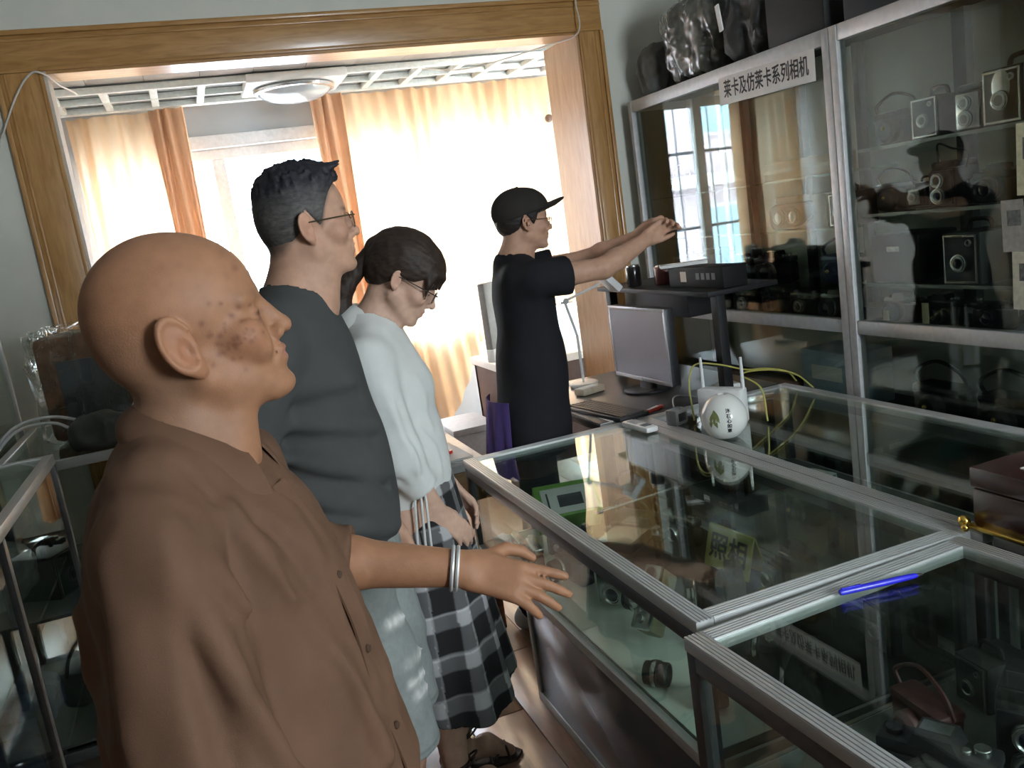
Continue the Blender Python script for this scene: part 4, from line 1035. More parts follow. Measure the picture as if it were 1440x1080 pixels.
        t = MB(); t.tube([(0.0+0.041*math.cos(q), 0.040*math.sin(q), 0.115+0.006*math.cos(q)) for q in np.linspace(0, 2*math.pi, 20, endpoint=False)], 0.0042, 6, True, M); t.build('strap', sm_, sd)
        t = MB()
        for s in (-1, 1): t.tube([(0.041+0.026*math.sin(q)*0.8, s*(0.003+0.022*(1-math.cos(q))*0.6), 0.120+0.016*math.sin(q*1.0)) for q in np.linspace(0, 2*math.pi, 14, endpoint=False)], 0.0032, 5, True, M)
        t.build('bow', sm_, sd)
    return root

# ---------- 4: man in a black T-shirt and cap, reaching towards the cabinet
def build_cap_man():
    O = (1.172, 3.135); yaw = -12
    root = thing('person', 'man in a black cap and black T-shirt reaching out both arms by the glass cabinet', 'person', (O[0], O[1], 0), math.radians(yaw))
    J = dict(head=((0.045, 0.0, 1.58), frame(8, -3), 0.96, dict(ear=1.0, nose=0.9)), N=(-0.01, 0.0, 1.435), neck=(0.060, 0.056),
        throat=((0.02, 0, 1.43), (0.045, 0, 1.49), 0.045, 0.042),
        torso=[((0.012, 0, 1.30), (0.105, 0.17, 0.14)), ((0.015, 0, 1.09), (0.105, 0.155, 0.20)), ((-0.01, 0, 0.90), (0.115, 0.165, 0.14))],
        arms=[((0.040, -0.165, 1.375), (0.310, -0.130, 1.375), (0.500, -0.075, 1.452), (0.050, 0.040, 0.028)), ((0.045, 0.165, 1.385), (0.315, 0.14, 1.40), (0.500, 0.035, 1.462), (0.050, 0.040, 0.028))],
        hands=[((0.510, -0.072, 1.457), frame(8, 28, -75), 1, (0.55, 0.75, 0.85, 0.9), 0.4, 0.35, 0.95), ((0.510, 0.030, 1.466), frame(-16, 22, 75), 1, (0.65, 0.8, 0.85, 0.9), 0.4, 0.35, 0.95)],
        legs=[((-0.04, -0.09, 0.86), (-0.05, -0.10, 0.46), (-0.14, -0.11, 0.08), (0.01, -0.14, 0.02)), ((-0.03, 0.09, 0.86), (0.0, 0.10, 0.46), (-0.05, 0.10, 0.08), (0.10, 0.13, 0.02))])
    sdf_obj('body', make_body(J), (-0.26, -0.30, -0.01), (0.76, 0.30, 1.73), 0.009, SKIN(), root, tint_fn((0.52, 0.30, 0.20), J),
            fine=[(0.48, 0.70, 0.0042), (-0.12, 0.12, 0.0042), (1.40, 1.69, 0.0042)])
    Hc, HR, hs, _ = J['head']
    def hair(P):
        return hair_sdf(P, J, [-0.12, -0.06, -0.03, -0.005, 0.01, 0.032, 0.05, 0.075, 0.12], [-0.05, -0.045, -0.02, 0.035, 0.02, -0.01, 0.035, 0.05, 0.06], lambda q: 0.006+0.005*vnoise(q, 120))
    sdf_obj('hair', hair, (-0.12, -0.12, 1.48), (0.18, 0.12, 1.70), 0.0042, HAIR(), root, lambda v: np.tile((0.025, 0.019, 0.017), (len(v), 1)))
    capm = cloth('black_cap_cotton', (0.030, 0.026, 0.022), 0.85)
    def capf(P):
        q = tof(P, Hc, HR)/hs
        d = ell(q, (-0.004, 0, 0.050), (0.116, 0.093, 0.094)); d = smin(d, ell(q, (0.035, 0, 0.055), (0.078, 0.075, 0.078)), 0.02)
        x, y, z = q.T
        d = smax(d, -(z-(0.034+0.26*x)), 0.004)
        d = smin(d, ell(q, (-0.004, 0, 0.146), (0.006, 0.006, 0.004)), 0.003)
        for k in range(3):
            a = math.radians(60*k+30); nrm = -x*math.sin(a)+y*math.cos(a); d = d+0.0012*np.exp(-(nrm/0.002)**2)
        return d*hs
    cp = sdf_obj('cap', capf, (-0.14, -0.14, 1.55), (0.20, 0.14, 1.74), 0.0042, capm, root)
    def brim(P):
        q = tof(P, Hc, HR)/hs; x, y, z = q.T
        zz = 0.066+0.28*(x-0.09)-2.4*y*y
        d = np.maximum(np.abs(z-zz)-0.0035, np.sqrt(((x-0.07)/0.115)**2+(y/0.082)**2)*0.082-0.082)
        return np.maximum(d, 0.085-np.sqrt((x-0.0)**2+(y*1.1)**2))*hs
    sdf_obj('cap_brim', brim, (0.06, -0.12, 1.57), (0.26, 0.12, 1.68), 0.0036, capm, cp)
    glasses(root, J, mat('brown_frame', (0.08, 0.04, 0.025), 0.3, 0.2))
    blk = cloth('black_jersey', (0.016, 0.016, 0.019), 0.9)
    def tee(P):
        d = None
        for c, r in (((0.008, 0, 1.30), (0.118, 0.180, 0.15)), ((0.013, 0, 1.08), (0.130, 0.170, 0.22)), ((-0.008, 0, 0.84), (0.142, 0.185, 0.34))):
            e = ell(P, c, r); d = e if d is None else smin(d, e, 0.06)
        d = smin(d, cap(P, (-0.015, -0.12, 1.39), (-0.015, 0.12, 1.39), 0.06, 0.06), 0.05)
        for S, E, W, rr in J['arms']:
            e_ = V3(S)*0.52+V3(E)*0.48; s1 = cap(P, S, e_, 0.070, 0.074)
            ax_ = V3(E)-V3(S); ax_ /= np.linalg.norm(ax_); s1 = smax(s1, (P-e_)@ax_, 0.004); d = smin(d, s1, 0.03)
        d = smin(d, torso_sdf(P, J, 0.012, 0.3), 0.01)
        for Hh, K, A, T in J['legs']: d = smin(d, cap(P, Hh, K, 0.104, 0.09), 0.04)
        d = d-0.009*vnoise(P*V3(1, 1, 0.7), 13)
        d = smax(d, 0.70-P[:, 2], 0.004)
        return smax(d, -cap(P, (-0.005, 0, 1.43), (0.05, 0, 1.58), 0.066, 0.09), 0.004)
    sdf_obj('tshirt', tee, (-0.24, -0.30, 0.66), (0.30, 0.30, 1.49), 0.0075, blk, root)
    def pants(P):
        d = ell(P, (-0.03, 0, 0.88), (0.125, 0.17, 0.14))
        for Hh, K, A, T in J['legs']: d = smin(d, chain(P, (Hh, K, (A[0], A[1], 0.09)), (0.082, 0.072, 0.06), 0.03), 0.03)
        d = d-0.006*vnoise(P, 14)
        return smax(smax(d, 0.055-P[:, 2], 0.004), P[:, 2]-0.98, 0.004)
    sdf_obj('trousers', pants, (-0.30, -0.30, 0.02), (0.22, 0.30, 1.0), 0.01, cloth('navy_trouser_cloth', (0.025, 0.028, 0.045)), root)
    g = MB()
    def tailf(u, v):
        a = -3.7+1.5*u; return (-0.03+(0.158+0.03*v+0.012*math.sin(u*28)*v)*math.cos(a)*1.0-0.0, (0.185+0.01*v)*math.sin(a), 0.93-0.27*v-0.03*math.sin(u*9)*v)
    g.grid(tailf, 40, 8, thick=0.003); g.build('purple_overshirt', cloth('purple_cotton', (0.10, 0.065, 0.22)), root, 60)
    for k, (Hh, K, A, T) in enumerate(J['legs']): shoe(root, (A[0], A[1]), (-10, 10)[k], mat('white_trainer', (0.6, 0.6, 0.6), 0.6))
    return root

build_old_man(); build_tshirt_man(); build_woman(); build_cap_man()
# ------------------------------------------------------------------ display counters and cabinets
CASEGLASS = lambda: glass('case_glass', (0.91, 0.96, 0.93), 1.35)
CABGLASS = lambda: glass('dimming_cabinet_glass', (0.78, 0.82, 0.79), 1.05)  # pane tint darkened to dim the cabinet and case interiors
DARKALU = lambda: mat('dark_anodised_aluminium', (0.11, 0.11, 0.115), 0.4, 0.6, 0.1, 50)
CLOTHW = lambda: mat('white_shelf_paper', (0.72, 0.77, 0.70), 0.85, 0, 0.04, 20)

def rail(par, lo, hi, m=None, name='rail', groove=None):
    """ribbed aluminium profile: a bar with fine raised ribs along its top"""
    MB().box(lo, hi, None, 0.002).build(name, m or ALU(), par)

def ribbed(par, x0, x1, y0, y1, z, along, m):
    """flat top rail with thin ribs running along it"""
    MB().box((x0, y0, z-0.028), (x1, y1, z-0.002), None, 0.002).build('top_rail', m, par)
    n = 5
    for k in range(n):
        b = MB()
        if along == 'y':
            w = (x1-x0)/n; b.box((x0+w*k+0.0012, y0, z-0.003), (x0+w*(k+1)-0.0012, y1, z), None, 0.0006)
        else:
            w = (y1-y0)/n; b.box((x0, y0+w*k+0.0012, z-0.003), (x1, y0+w*(k+1)-0.0012, z), None, 0.0006)
        b.build('rib', m, par)

def counter(label, loc, rz, W, L, Hh=0.78, zg=0.46, base_inset=(0.045, 0.0, 0.37), front=True, group=None, shelfm=None):
    """x 0..W (0 = aisle side), y 0..L"""
    e = thing('display_counter', label, 'display case', (loc[0], loc[1], 0), rz, group)
    t = 0.042; m = ALU()
    ribbed(e, 0, t, 0, L, Hh, 'y', m); ribbed(e, W-t, W, 0, L, Hh, 'y', m); ribbed(e, t, W-t, 0, t, Hh, 'x', m); ribbed(e, t, W-t, L-t, L, Hh, 'x', m)
    d = DARKALU()
    for x in (0.002, W-0.032):
        for y in (0.002, L-0.032): MB().box((x, y, zg-0.03), (x+0.03, y+0.03, Hh-0.028), None, 0.002).build('post', d, e)
    for x in (0.001, W-0.031): MB().box((x, 0.03, Hh-0.062), (x+0.03, L-0.03, Hh-0.028), None, 0.002).build('rail', d, e); MB().box((x, 0.03, zg-0.03), (x+0.03, L-0.03, zg), None, 0.002).build('rail', m, e)
    for y in (0.001, L-0.031): MB().box((0.03, y, zg-0.03), (W-0.03, y+0.03, zg), None, 0.002).build('rail', m, e)
    g = CASEGLASS()
    MB().box((t-0.006, t-0.006, Hh-0.010), (W-t+0.006, L-t+0.006, Hh-0.004)).build('glass_top', g, e)
    MB().box((0.012, 0.034, zg), (0.016, L-0.034, Hh-0.062)).build('glass_front', g, e)
    MB().box((0.034, L-0.016, zg), (W-0.034, L-0.012, Hh-0.03)).build('glass_end', g, e)
    MB().box((0.022, 0.01, zg-0.012), (W-0.022, L-0.022, zg+0.004)).build('shelf', shelfm or mat('black_green_felt', (0.035, 0.042, 0.036), 0.9), e)
    if not shelfm: MB().box((0.026, 0.034, zg+0.0045), (0.265, L-0.036, zg+0.006)).build('shelf_paper', CLOTHW(), e)
    bx, by0, by1 = base_inset
    bm_ = mat('grey_laminate_gloss', (0.10, 0.105, 0.125), 0.16, 0, 0.05, 4, spec=0.6)
    MB().box((bx, by0+0.004, 0.05), (W-0.01, L-by1, zg-0.03), None, 0.003).build('base_body', bm_, e)
    MB().box((bx-0.006, by0+0.03, 0.03), (bx+0.002, L-by1-0.03, zg-0.06), None, 0.002).build('base_panel', bm_, e)
    MB().box((bx-0.010, by0, 0.0), (bx+0.02, L-by1, 0.035), None, 0.002).build('kick_rail', m, e)
    MB().box((bx-0.010, L-by1-0.028, 0.035), (bx+0.02, L-by1, zg-0.03), None, 0.002).build('base_post', m, e)
    return e
c1 = counter('aluminium framed glass display counter, longest one along the aisle, full of old cameras', (0.785, 1.385), 0, 0.715, 1.545)
c2 = counter('aluminium framed glass display counter with a blue pen lying on it', (0.785, 1.352-1.30), math.radians(2.2), 0.73, 1.30, base_inset=(0.045, 0.0, 0.01), shelfm=mat('olive_grey_shelf_paper', (0.085, 0.09, 0.075), 0.85))
c3 = counter('glass topped counter between the aisle counters and the tall cabinet, white pot on it', (1.506, 1.36), 0, 0.70, 1.57, shelfm=mat('dark_shelf_board', (0.10, 0.11, 0.10), 0.8), base_inset=(0.01, 0, 0.01))
c4 = counter('glass topped counter under the red wooden box', (1.52, 0.0), 0, 0.69, 1.345, shelfm=mat('dark_shelf_board', (0.1, 0.1, 0.1), 0.8), base_inset=(0.01, 0, 0.01))

# tall cabinet along the right wall
def tall_cabinet():
    X0, X1 = 2.25, 2.62; Hh = 2.10
    e = thing('glass_cabinet', 'tall aluminium framed glass cabinet full of old cameras along the wall', 'cabinet', (0, 0, 0))
    m = mat('pale_aluminium', (0.47, 0.47, 0.46), 0.5, 0.4, 0.08, 40)
    ys = (1.04, 2.54, 4.06)
    def B(lo, hi, name='rail', mm=m): MB().box(lo, hi, None, 0.002).build(name, mm, e)
    B((X0, ys[0], Hh-0.055), (X0+0.04, ys[1]+0.02, Hh)); B((X0, ys[1]+0.02, Hh-0.055), (X0+0.04, ys[2], Hh))
    B((X0, ys[0], 1.005), (X0+0.04, ys[1], 1.055)); B((X0, ys[1]+0.06, 1.005), (X0+0.04, ys[2], 1.055))
    B((X0, ys[0], 0.06), (X0+0.04, ys[2], 0.11))
    for y, w_ in ((ys[0], 0.05), (ys[1], 0.036), (ys[1]+0.040, 0.036), (ys[2]-0.03, 0.03)): B((X0-0.004, y, 0.0), (X0+0.036, y+w_, Hh-0.002), 'post')
    B((X1-0.03, ys[0], 0), (X1, ys[0]+0.03, Hh), 'post'); B((X1-0.03, ys[2]-0.03, 0), (X1, ys[2], Hh), 'post')
    dk = mat('cabinet_inner_dark', (0.06, 0.062, 0.06), 0.8)
    B((X0+0.04, ys[0], Hh-0.018), (X1, ys[2], Hh-0.002), 'top_panel', dk)
    B((X1-0.012, ys[0]+0.03, 0.05), (X1-0.004, ys[2]-0.03, Hh-0.02), 'back_panel', mat('cream_back_panel', (0.50, 0.50, 0.43), 0.8, 0, 0.05, 8))
    for y in (1.42, 1.73, 2.02, 2.30): B((X1-0.05, y, 1.06), (X1-0.014, y+0.055, Hh-0.02), 'shelf_upright', dk)
    for y in (2.80, 3.15, 3.55): B((X1-0.05, y, 1.06), (X1-0.014, y+0.03, Hh-0.02), 'shelf_upright', dk)
    B((X0+0.03, ys[0]+0.03, 0.05), (X1-0.012, ys[2]-0.03, 0.07), 'bottom_panel', dk)
    sg = glass('shelf_glass', (0.80, 0.88, 0.84), 1.0)
    for z in (1.665, 1.435, 1.185):
        MB().box((X0+0.055, ys[0]+0.03, z-0.008), (X1-0.055, ys[1]-0.004, z)).build('glass_shelf', sg, e)
        MB().box((X0+0.053, ys[0]+0.03, z-0.010), (X0+0.058, ys[1]-0.004, z+0.001)).build('shelf_edge', mat('shelf_edge_strip', (0.28, 0.29, 0.27), 0.4, 0.5), e)
    for z in (1.60, 1.395, 1.165):
        MB().box((X0+0.055, ys[1]+0.08, z-0.008), (X1-0.055, ys[2]-0.03, z)).build('glass_shelf', sg, e)
    MB().box((X0+0.04, ys[0]+0.03, 1.02), (X1-0.02, ys[1]-0.004, 1.032)).build('lower_shelf', dk, e); MB().box((X0+0.04, ys[1]+0.08, 1.02), (X1-0.02, ys[2]-0.03, 1.032)).build('lower_shelf', dk, e)
    g = CABGLASS()
    MB().box((X0+0.012, ys[0]+0.05, 1.055), (X0+0.017, ys[1], Hh-0.055)).build('glass_door', g, e)
    MB().box((X0+0.012, ys[1]+0.076, 1.055), (X0+0.017, 3.32, Hh-0.055)).build('glass_door', g, e)
    MB().box((X0+0.022, 3.29, 1.055), (X0+0.027, ys[2]-0.03, Hh-0.055)).build('glass_door', g, e)
    MB().box((X0+0.012, ys[0]+0.05, 0.11), (X0+0.017, ys[1], 1.005)).build('glass_door', g, e)
    MB().box((X0+0.012, ys[1]+0.076, 0.11), (X0+0.017, ys[2]-0.03, 1.005)).build('glass_door', g, e)
    MB().box((X0+0.06, ys[2]-0.012, 0.05), (X1-0.03, ys[2]-0.008, Hh-0.055)).build('glass_side', g, e)
    for z in (0.35, 0.68): B((X0+0.05, ys[0]+0.03, z-0.01), (X1-0.02, ys[2]-0.03, z), 'lower_shelf', dk)
    return e
tall_cabinet()
# banner across the upper door
sgn = thing('banner', 'white paper banner with black Chinese lettering stuck on the cabinet door', 'sign', (2.243, 2.95, 1.995), 0)
sgn.rotation_euler = (0, 0, math.radians(-90)); 
M_ = Matrix.Rotation(math.radians(1.2), 4, 'Y')
MB().box((-0.30, -0.0008, -0.056), (0.30, 0.0, 0.056), M_).build('paper_strip', PAPER(), sgn)
tm = text_mesh('lettering', '莱卡及仿莱卡系列相机', 0.072, 0.0003, 0.0012)
lo = link('lettering', tm, INK(), sgn); lo.rotation_euler = (math.radians(90), math.radians(1.2), 0); lo.location = (0, -0.0014, 0.0); lo.scale = (0.74, 1.05, 1)
# desks
def table(name, label, cat, x0, x1, y0, y1, z, top, legm, thick=0.03, drawers=False):
    e = thing(name, label, cat, (0, 0, 0))
    MB().box((x0, y0, z-thick), (x1, y1, z), None, 0.003).build('table_top', top, e)
    for x in (x0+0.02, x1-0.06):
        for y in (y0+0.02, y1-0.06): MB().box((x, y, 0), (x+0.04, y+0.04, z-thick), None, 0.003).build('leg', legm, e)
    if drawers:
        n = 2; w_ = (x1-x0-0.14)/n
        for k in range(n):
            xa = x0+0.07+k*w_
            d = MB().box((xa+0.004, y0+0.012, z-thick-0.13), (xa+w_-0.004, y0+0.40, z-thick-0.004), None, 0.004).build('drawer', legm, e)
            MB().cyl((xa+w_/2, y0+0.004, z-thick-0.065), 0.012, 0.018, 12, 'y').build('knob', CHROME(), d)
    return e
lt = table('writing_table', 'low wooden writing table with a white top, piled with flat papers', 'table', 0.22, 0.93, 3.10, 3.85, 0.715, mat('white_laminate', (0.60, 0.60, 0.62), 0.35), wood('brown_table_wood', (0.20, 0.10, 0.045), (0.28, 0.15, 0.07), 4, (1, 8, 8)), drawers=True)
cd = table('computer_desk', 'dark desk under the computer monitor, against the tall cabinet', 'desk', 1.36, 2.20, 2.965, 3.92, 0.775, mat('dark_desk_laminate', (0.05, 0.045, 0.042), 0.3), mat('dark_desk_leg', (0.04, 0.035, 0.033), 0.5))
sd = table('sunroom_desk', 'dark brown desk with a pale top in the sunroom', 'desk', 1.62, 2.60, 4.80, 5.45, 0.755, mat('pale_desk_top', (0.62, 0.58, 0.54), 0.5), mat('dark_brown_desk', (0.05, 0.025, 0.022), 0.5), 0.045)
MB().box((1.64, 4.82, 0.02), (1.67, 5.43, 0.71), None, 0.003).build('side_panel', mat('dark_brown_desk', (0.05, 0.025, 0.022), 0.5), sd)
MB().box((1.67, 4.82, 0.10), (2.58, 4.85, 0.71), None, 0.003).build('front_panel', mat('dark_brown_desk', (0.05, 0.025, 0.022), 0.5), sd)
# left-hand cases
def low_case(label, x0, x1, y0, y1, z, zb):
    e = thing('display_case', label, 'display case', (0, 0, 0)); m = ALU(); t = 0.028
    for xa in (x0, x1-t): MB().box((xa, y0, z-0.03), (xa+t, y1, z), None, 0.002).build('top_rail', m, e); MB().box((xa, y0, 0.04), (xa+t, y1, 0.08), None, 0.002).build('rail', DARKALU(), e)
    for ya in (y0, y1-t): MB().box((x0+t, ya, z-0.03), (x1-t, ya+t, z), None, 0.002).build('top_rail', m, e); MB().box((x0+t, ya, 0.04), (x1-t, ya+t, 0.08), None, 0.002).build('rail', DARKALU(), e)
    for xa in (x0, x1-t):
        for ya in (y0, (y0+y1)/2, y1-t): MB().box((xa, ya, 0.0), (xa+t, ya+t, z-0.03), None, 0.002).build('post', DARKALU(), e)
    g = CABGLASS()
    MB().box((x0+0.02, y0+0.02, z-0.008), (x1-0.02, y1-0.02, z-0.003)).build('glass_top', g, e)
    MB().box((x1-0.012, y0+t, 0.08), (x1-0.008, y1-t, z-0.03)).build('glass_front', g, e)
    MB().box((x0+t, y1-0.012, 0.08), (x1-t, y1-0.008, z-0.03)).build('glass_end', g, e)
    for zz in zb: MB().box((x0+0.02, y0+0.02, zz-0.01), (x1-0.03, y1-0.03, zz)).build('shelf', mat('dark_shelf_board', (0.10, 0.10, 0.10), 0.8), e)
    MB().box((x0, y0, 0.08), (x0+0.01, y1, z-0.03)).build('back_panel', mat('dark_back', (0.06, 0.06, 0.06), 0.8), e)
    return e
low_case('glass display case behind the elderly man, aluminium top rail, crumpled plastic inside', -1.10, -0.50, 1.30, 2.95, 1.10, (0.10, 0.45, 0.78))
low_case('small glass display case by the oak casing, brown leather case on top', -0.72, -0.12, 3.03, 3.90, 1.06, (0.10, 0.55))
tc = thing('glass_cabinet', 'tall narrow glass cabinet in the corner beyond the elderly man', 'cabinet', (0, 0, 0))
for xa in (-1.25, -0.765):
    for ya in (3.05, 3.87): MB().box((xa, ya, 0), (xa+0.025, ya+0.025, 1.62), None, 0.002).build('post', ALU(), tc)
MB().box((-1.25, 3.05, 1.60), (-0.74, 3.895, 1.63), None, 0.002).build('top_panel', ALU(), tc)
MB().box((-1.23, 3.058, 0.08), (-0.76, 3.064, 1.6)).build('glass_pane', CASEGLASS(), tc); MB().box((-0.755, 3.07, 0.08), (-0.749, 3.87, 1.6)).build('glass_pane', CASEGLASS(), tc)
for zz in (0.08, 0.6, 1.1): MB().box((-1.23, 3.07, zz-0.015), (-0.765, 3.87, zz)).build('shelf', mat('dark_shelf_board', (0.10, 0.10, 0.10), 0.8), tc)
# ------------------------------------------------------------------ cameras and small things
def knob(par, c, r, h, m=None): return MB().cyl(c, r, h, 14, 'z', None, 0.001).build('knob', m or CHROME(), par)
def lens(par, c, r, ln, m=None, ring=None, ax='y'):
    """barrel along -y with rings and front glass"""
    T = Matrix.Translation(Vector(c)) @ Matrix.Rotation(math.radians(180), 4, 'Z')
    b = MB(); b.lathe([(r*0.9, 0), (r*0.9, ln*0.25), (r, ln*0.28), (r, ln*0.62), (r*0.93, ln*0.65), (r*0.93, ln*0.95), (r*0.88, ln), (r*0.74, ln), (r*0.66, ln*0.86)], 24, T, 'y')
    o = b.build('lens', m or BLACK(), par)
    g = MB(); g.lathe([(r*0.67, ln*0.83), (r*0.5, ln*0.88), (0, ln*0.90)], 20, T, 'y'); g.build('front_glass', LENS(), o)
    q = MB(); q.lathe([(r*1.015, ln*0.36), (r*1.03, ln*0.38), (r*1.03, ln*0.52), (r*1.015, ln*0.54)], 24, T, 'y'); q.build('focus_ring', ring or CHROME(), o)
    return o
def strap(par, pts, m=None, w=0.006):
    b = MB(); b.tube(catmull(pts, 6), w, 6); return b.build('strap', m or LEATHER(), par)

def camera(kind, label, loc, rz, s=1.0, chrome=True, group='old cameras in the display cases', tilt=None, body=None):
    e = thing({'slr': 'slr_camera', 'rf': 'rangefinder_camera', 'tlr': 'twin_lens_camera', 'box': 'box_camera', 'fold': 'folding_camera', 'case': 'camera_case', 'bellows': 'bellows_camera'}[kind], label, 'camera case' if kind == 'case' else 'camera', loc, math.radians(rz), group)
    e.scale = (s, s, s)
    if tilt: e.rotation_euler = (math.radians(tilt[0]), math.radians(tilt[1]), math.radians(rz))
    top = CHROME() if chrome else BLACK(); bod = body or LEATHER()
    if kind == 'slr':
        MB().box((-0.07, -0.022, 0.0), (0.07, 0.022, 0.062), None, 0.008).build('body', bod, e)
        MB().box((-0.07, -0.021, 0.062), (0.07, 0.021, 0.080), None, 0.005).build('top_plate', top, e)
        MB().prism([(-0.030, 0.079), (0.030, 0.079), (0.022, 0.098), (-0.022, 0.098)], -0.024, 0.018, None, 'y').build('prism_housing', top, e)
        lens(e, (0, -0.020, 0.038), 0.031, 0.050)
        knob(e, (0.050, 0, 0.084), 0.010, 0.009); knob(e, (-0.052, 0, 0.083), 0.011, 0.008, BLACK()); knob(e, (0.034, -0.008, 0.083), 0.006, 0.006)
        MB().box((-0.018, -0.012, 0.0985), (0.018, 0.010, 0.1005)).build('hot_shoe', CHROME(), e)
    elif kind == 'rf':
        MB().box((-0.068, -0.018, 0.0), (0.068, 0.018, 0.058), None, 0.010).build('body', bod, e)
        MB().box((-0.066, -0.018, 0.058), (0.066, 0.018, 0.078), None, 0.004).build('top_plate', top, e)
        lens(e, (0.005, -0.017, 0.034), 0.024, 0.030, CHROME() if chrome else None, BLACK())
        for x in (-0.035, 0.0, 0.042): MB().box((x-0.007, -0.0200, 0.063), (x+0.007, -0.0175, 0.073)).build('viewfinder_window', LENS(), e)
        knob(e, (0.048, 0, 0.083), 0.010, 0.010); knob(e, (-0.05, 0, 0.083), 0.010, 0.010)
    elif kind == 'tlr':
        MB().box((-0.042, -0.040, 0.0), (0.042, 0.048, 0.105), None, 0.005).build('body', bod, e)
        MB().box((-0.038, -0.052, 0.006), (0.038, -0.040, 0.100), None, 0.004).build('lens_board', top, e)
        lens(e, (0, -0.050, 0.032), 0.022, 0.018, CHROME(), BLACK()); lens(e, (0, -0.050, 0.074), 0.020, 0.018, CHROME(), BLACK())
        MB().box((-0.040, -0.038, 0.105), (0.040, 0.046, 0.122), None, 0.003).build('finder_hood', bod, e)
        MB().cyl((0.049, 0.0, 0.055), 0.014, 0.014, 16, 'x', None, 0.002).build('focus_knob', CHROME(), e)
        MB().box((-0.036, -0.034, 0.1222), (0.036, 0.042, 0.1235)).build('hood_lid', top, e)
    elif kind == 'box':
        MB().box((-0.045, -0.055, 0.0), (0.045, 0.06, 0.105), None, 0.004).build('body', bod, e)
        MB().box((-0.041, -0.0575, 0.004), (0.041, -0.055, 0.101)).build('face_plate', BLACK(), e)
        for a, b_ in (((-0.040, -0.0595, 0.004), (-0.036, -0.0575, 0.101)), ((0.036, -0.0595, 0.004), (0.040, -0.0575, 0.101)), ((-0.036, -0.0595, 0.097), (0.036, -0.0575, 0.101)), ((-0.036, -0.0595, 0.004), (0.036, -0.0575, 0.008))): MB().box(a, b_).build('face_trim', CHROME(), e)
        lens(e, (0, -0.057, 0.045), 0.018, 0.012, CHROME(), BLACK()); lens(e, (0.022, -0.057, 0.085), 0.007, 0.006, CHROME())
        strap(e, [(-0.03, 0.0, 0.105), (-0.02, 0, 0.125), (0.02, 0, 0.125), (0.03, 0, 0.105)], None, 0.005)
    elif kind in ('fold', 'bellows'):
        MB().box((-0.055, 0.0, 0.0), (0.055, 0.035, 0.105), None, 0.007).build('body', bod, e)
        MB().box((-0.045, -0.070, 0.004), (0.045, 0.0, 0.010), None, 0.002).build('bed', CHROME() if chrome else BLACK(), e)
        b = MB(); n = 9
        for k in range(n):
            t = k/(n-1); y = -0.002-0.050*t; r_ = 0.040*(1-0.35*t); rr = r_ if k % 2 == 0 else r_*0.86
            b.box((-rr, y-0.0062, 0.050-rr), (rr, y, 0.050+rr))
        b.build('bellows', BLACK(), e)
        MB().box((-0.028, -0.064, 0.020), (0.028, -0.058, 0.080), None, 0.004).build('lens_standard', CHROME(), e)
        lens(e, (0, -0.063, 0.050), 0.021, 0.016, CHROME(), BLACK())
        strap(e, [(-0.035, 0.018, 0.105), (-0.025, 0.018, 0.122), (0.025, 0.018, 0.122), (0.035, 0.018, 0.105)], None, 0.005)
    elif kind == 'case':
        MB().box((-0.075, -0.035, 0.0), (0.075, 0.035, 0.095), None, 0.018).build('body', bod, e)
        MB().cyl((0, -0.040, 0.042), 0.036, 0.05, 24, 'y', None, 0.010).build('lens_bulge', bod, e)
        MB().box((-0.077, -0.037, 0.070), (0.077, 0.037, 0.098), None, 0.014).build('lid_flap', bod, e)
        MB().sphere((0, -0.068, 0.05), 0.006, 12).build('snap_button', mat('brass', (0.55, 0.38, 0.12), 0.3, 1.0), e)
        strap(e, [(-0.075, 0, 0.085), (-0.09, 0.0, 0.12), (-0.03, 0.01, 0.150), (0.05, 0.0, 0.13), (0.078, 0, 0.085)], bod, 0.005)
    return e
BR = BROWNL(); ZS = 0.467
# counter 1 contents
camera('rf', 'small black camera with a pink lens cap beside the green box in the counter', (1.02, 2.58, ZS), -40, 1.2, False)
camera('slr', 'chrome topped camera with a raised flash shoe in the middle of the long counter', (1.16, 2.36, ZS), -60, 1.5, True)
camera('tlr', 'large twin lens camera with brown leather body near the front pane of the long counter', (1.02, 2.17, ZS), -55, 1.55, True, body=mat('dark_brown_leather', (0.05, 0.03, 0.022), 0.5, 0, 0.3, 40, 0.4, 300))
camera('slr', 'dark reflex camera behind the elderly man\'s hand in the long counter', (0.945, 2.39, ZS), -85, 1.2, False)
camera('slr', 'camera lying lens down the aisle on white paper, ivory leather body', (0.985, 1.90, ZS+0.085), -150, 1.2, True, tilt=(0, 50, -150), body=mat('ivory_leather', (0.26, 0.22, 0.14), 0.6))
camera('bellows', 'black bellows camera beside the yellow card in the long counter', (1.17, 1.88, ZS), -120, 1.35, False)
camera('case', 'dark brown leather camera case in the far corner of the long counter', (1.37, 2.74, ZS), -70, 1.1, body=BR)
camera('case', 'olive leather camera case wrapped in plastic beside the green box', (1.27, 2.58, ZS), -60, 0.9, body=mat('olive_leather', (0.09, 0.085, 0.04), 0.35, 0, 0.3, 40))
camera('fold', 'open folding camera behind the yellow card in the long counter', (1.40, 1.90, ZS), -95, 1.2)
camera('rf', 'silver rangefinder camera next to the rear rail of the long counter', (1.36, 2.42, ZS), -80, 1.2)
camera('tlr', 'black twin lens camera near the near end of the long counter', (1.30, 1.72, ZS), -120, 1.1, False)
camera('slr', 'black reflex camera in the near corner of the long counter', (1.13, 1.62, ZS), -140, 1.1, False)
camera('rf', 'tiny chrome camera in the far corner of the long counter by the small blue box', (0.875, 2.70, ZS), -95, 0.8)
camera('rf', 'grey rangefinder camera lying between the blue box and the twin lens camera', (0.885, 2.57, ZS), -100, 1.0)
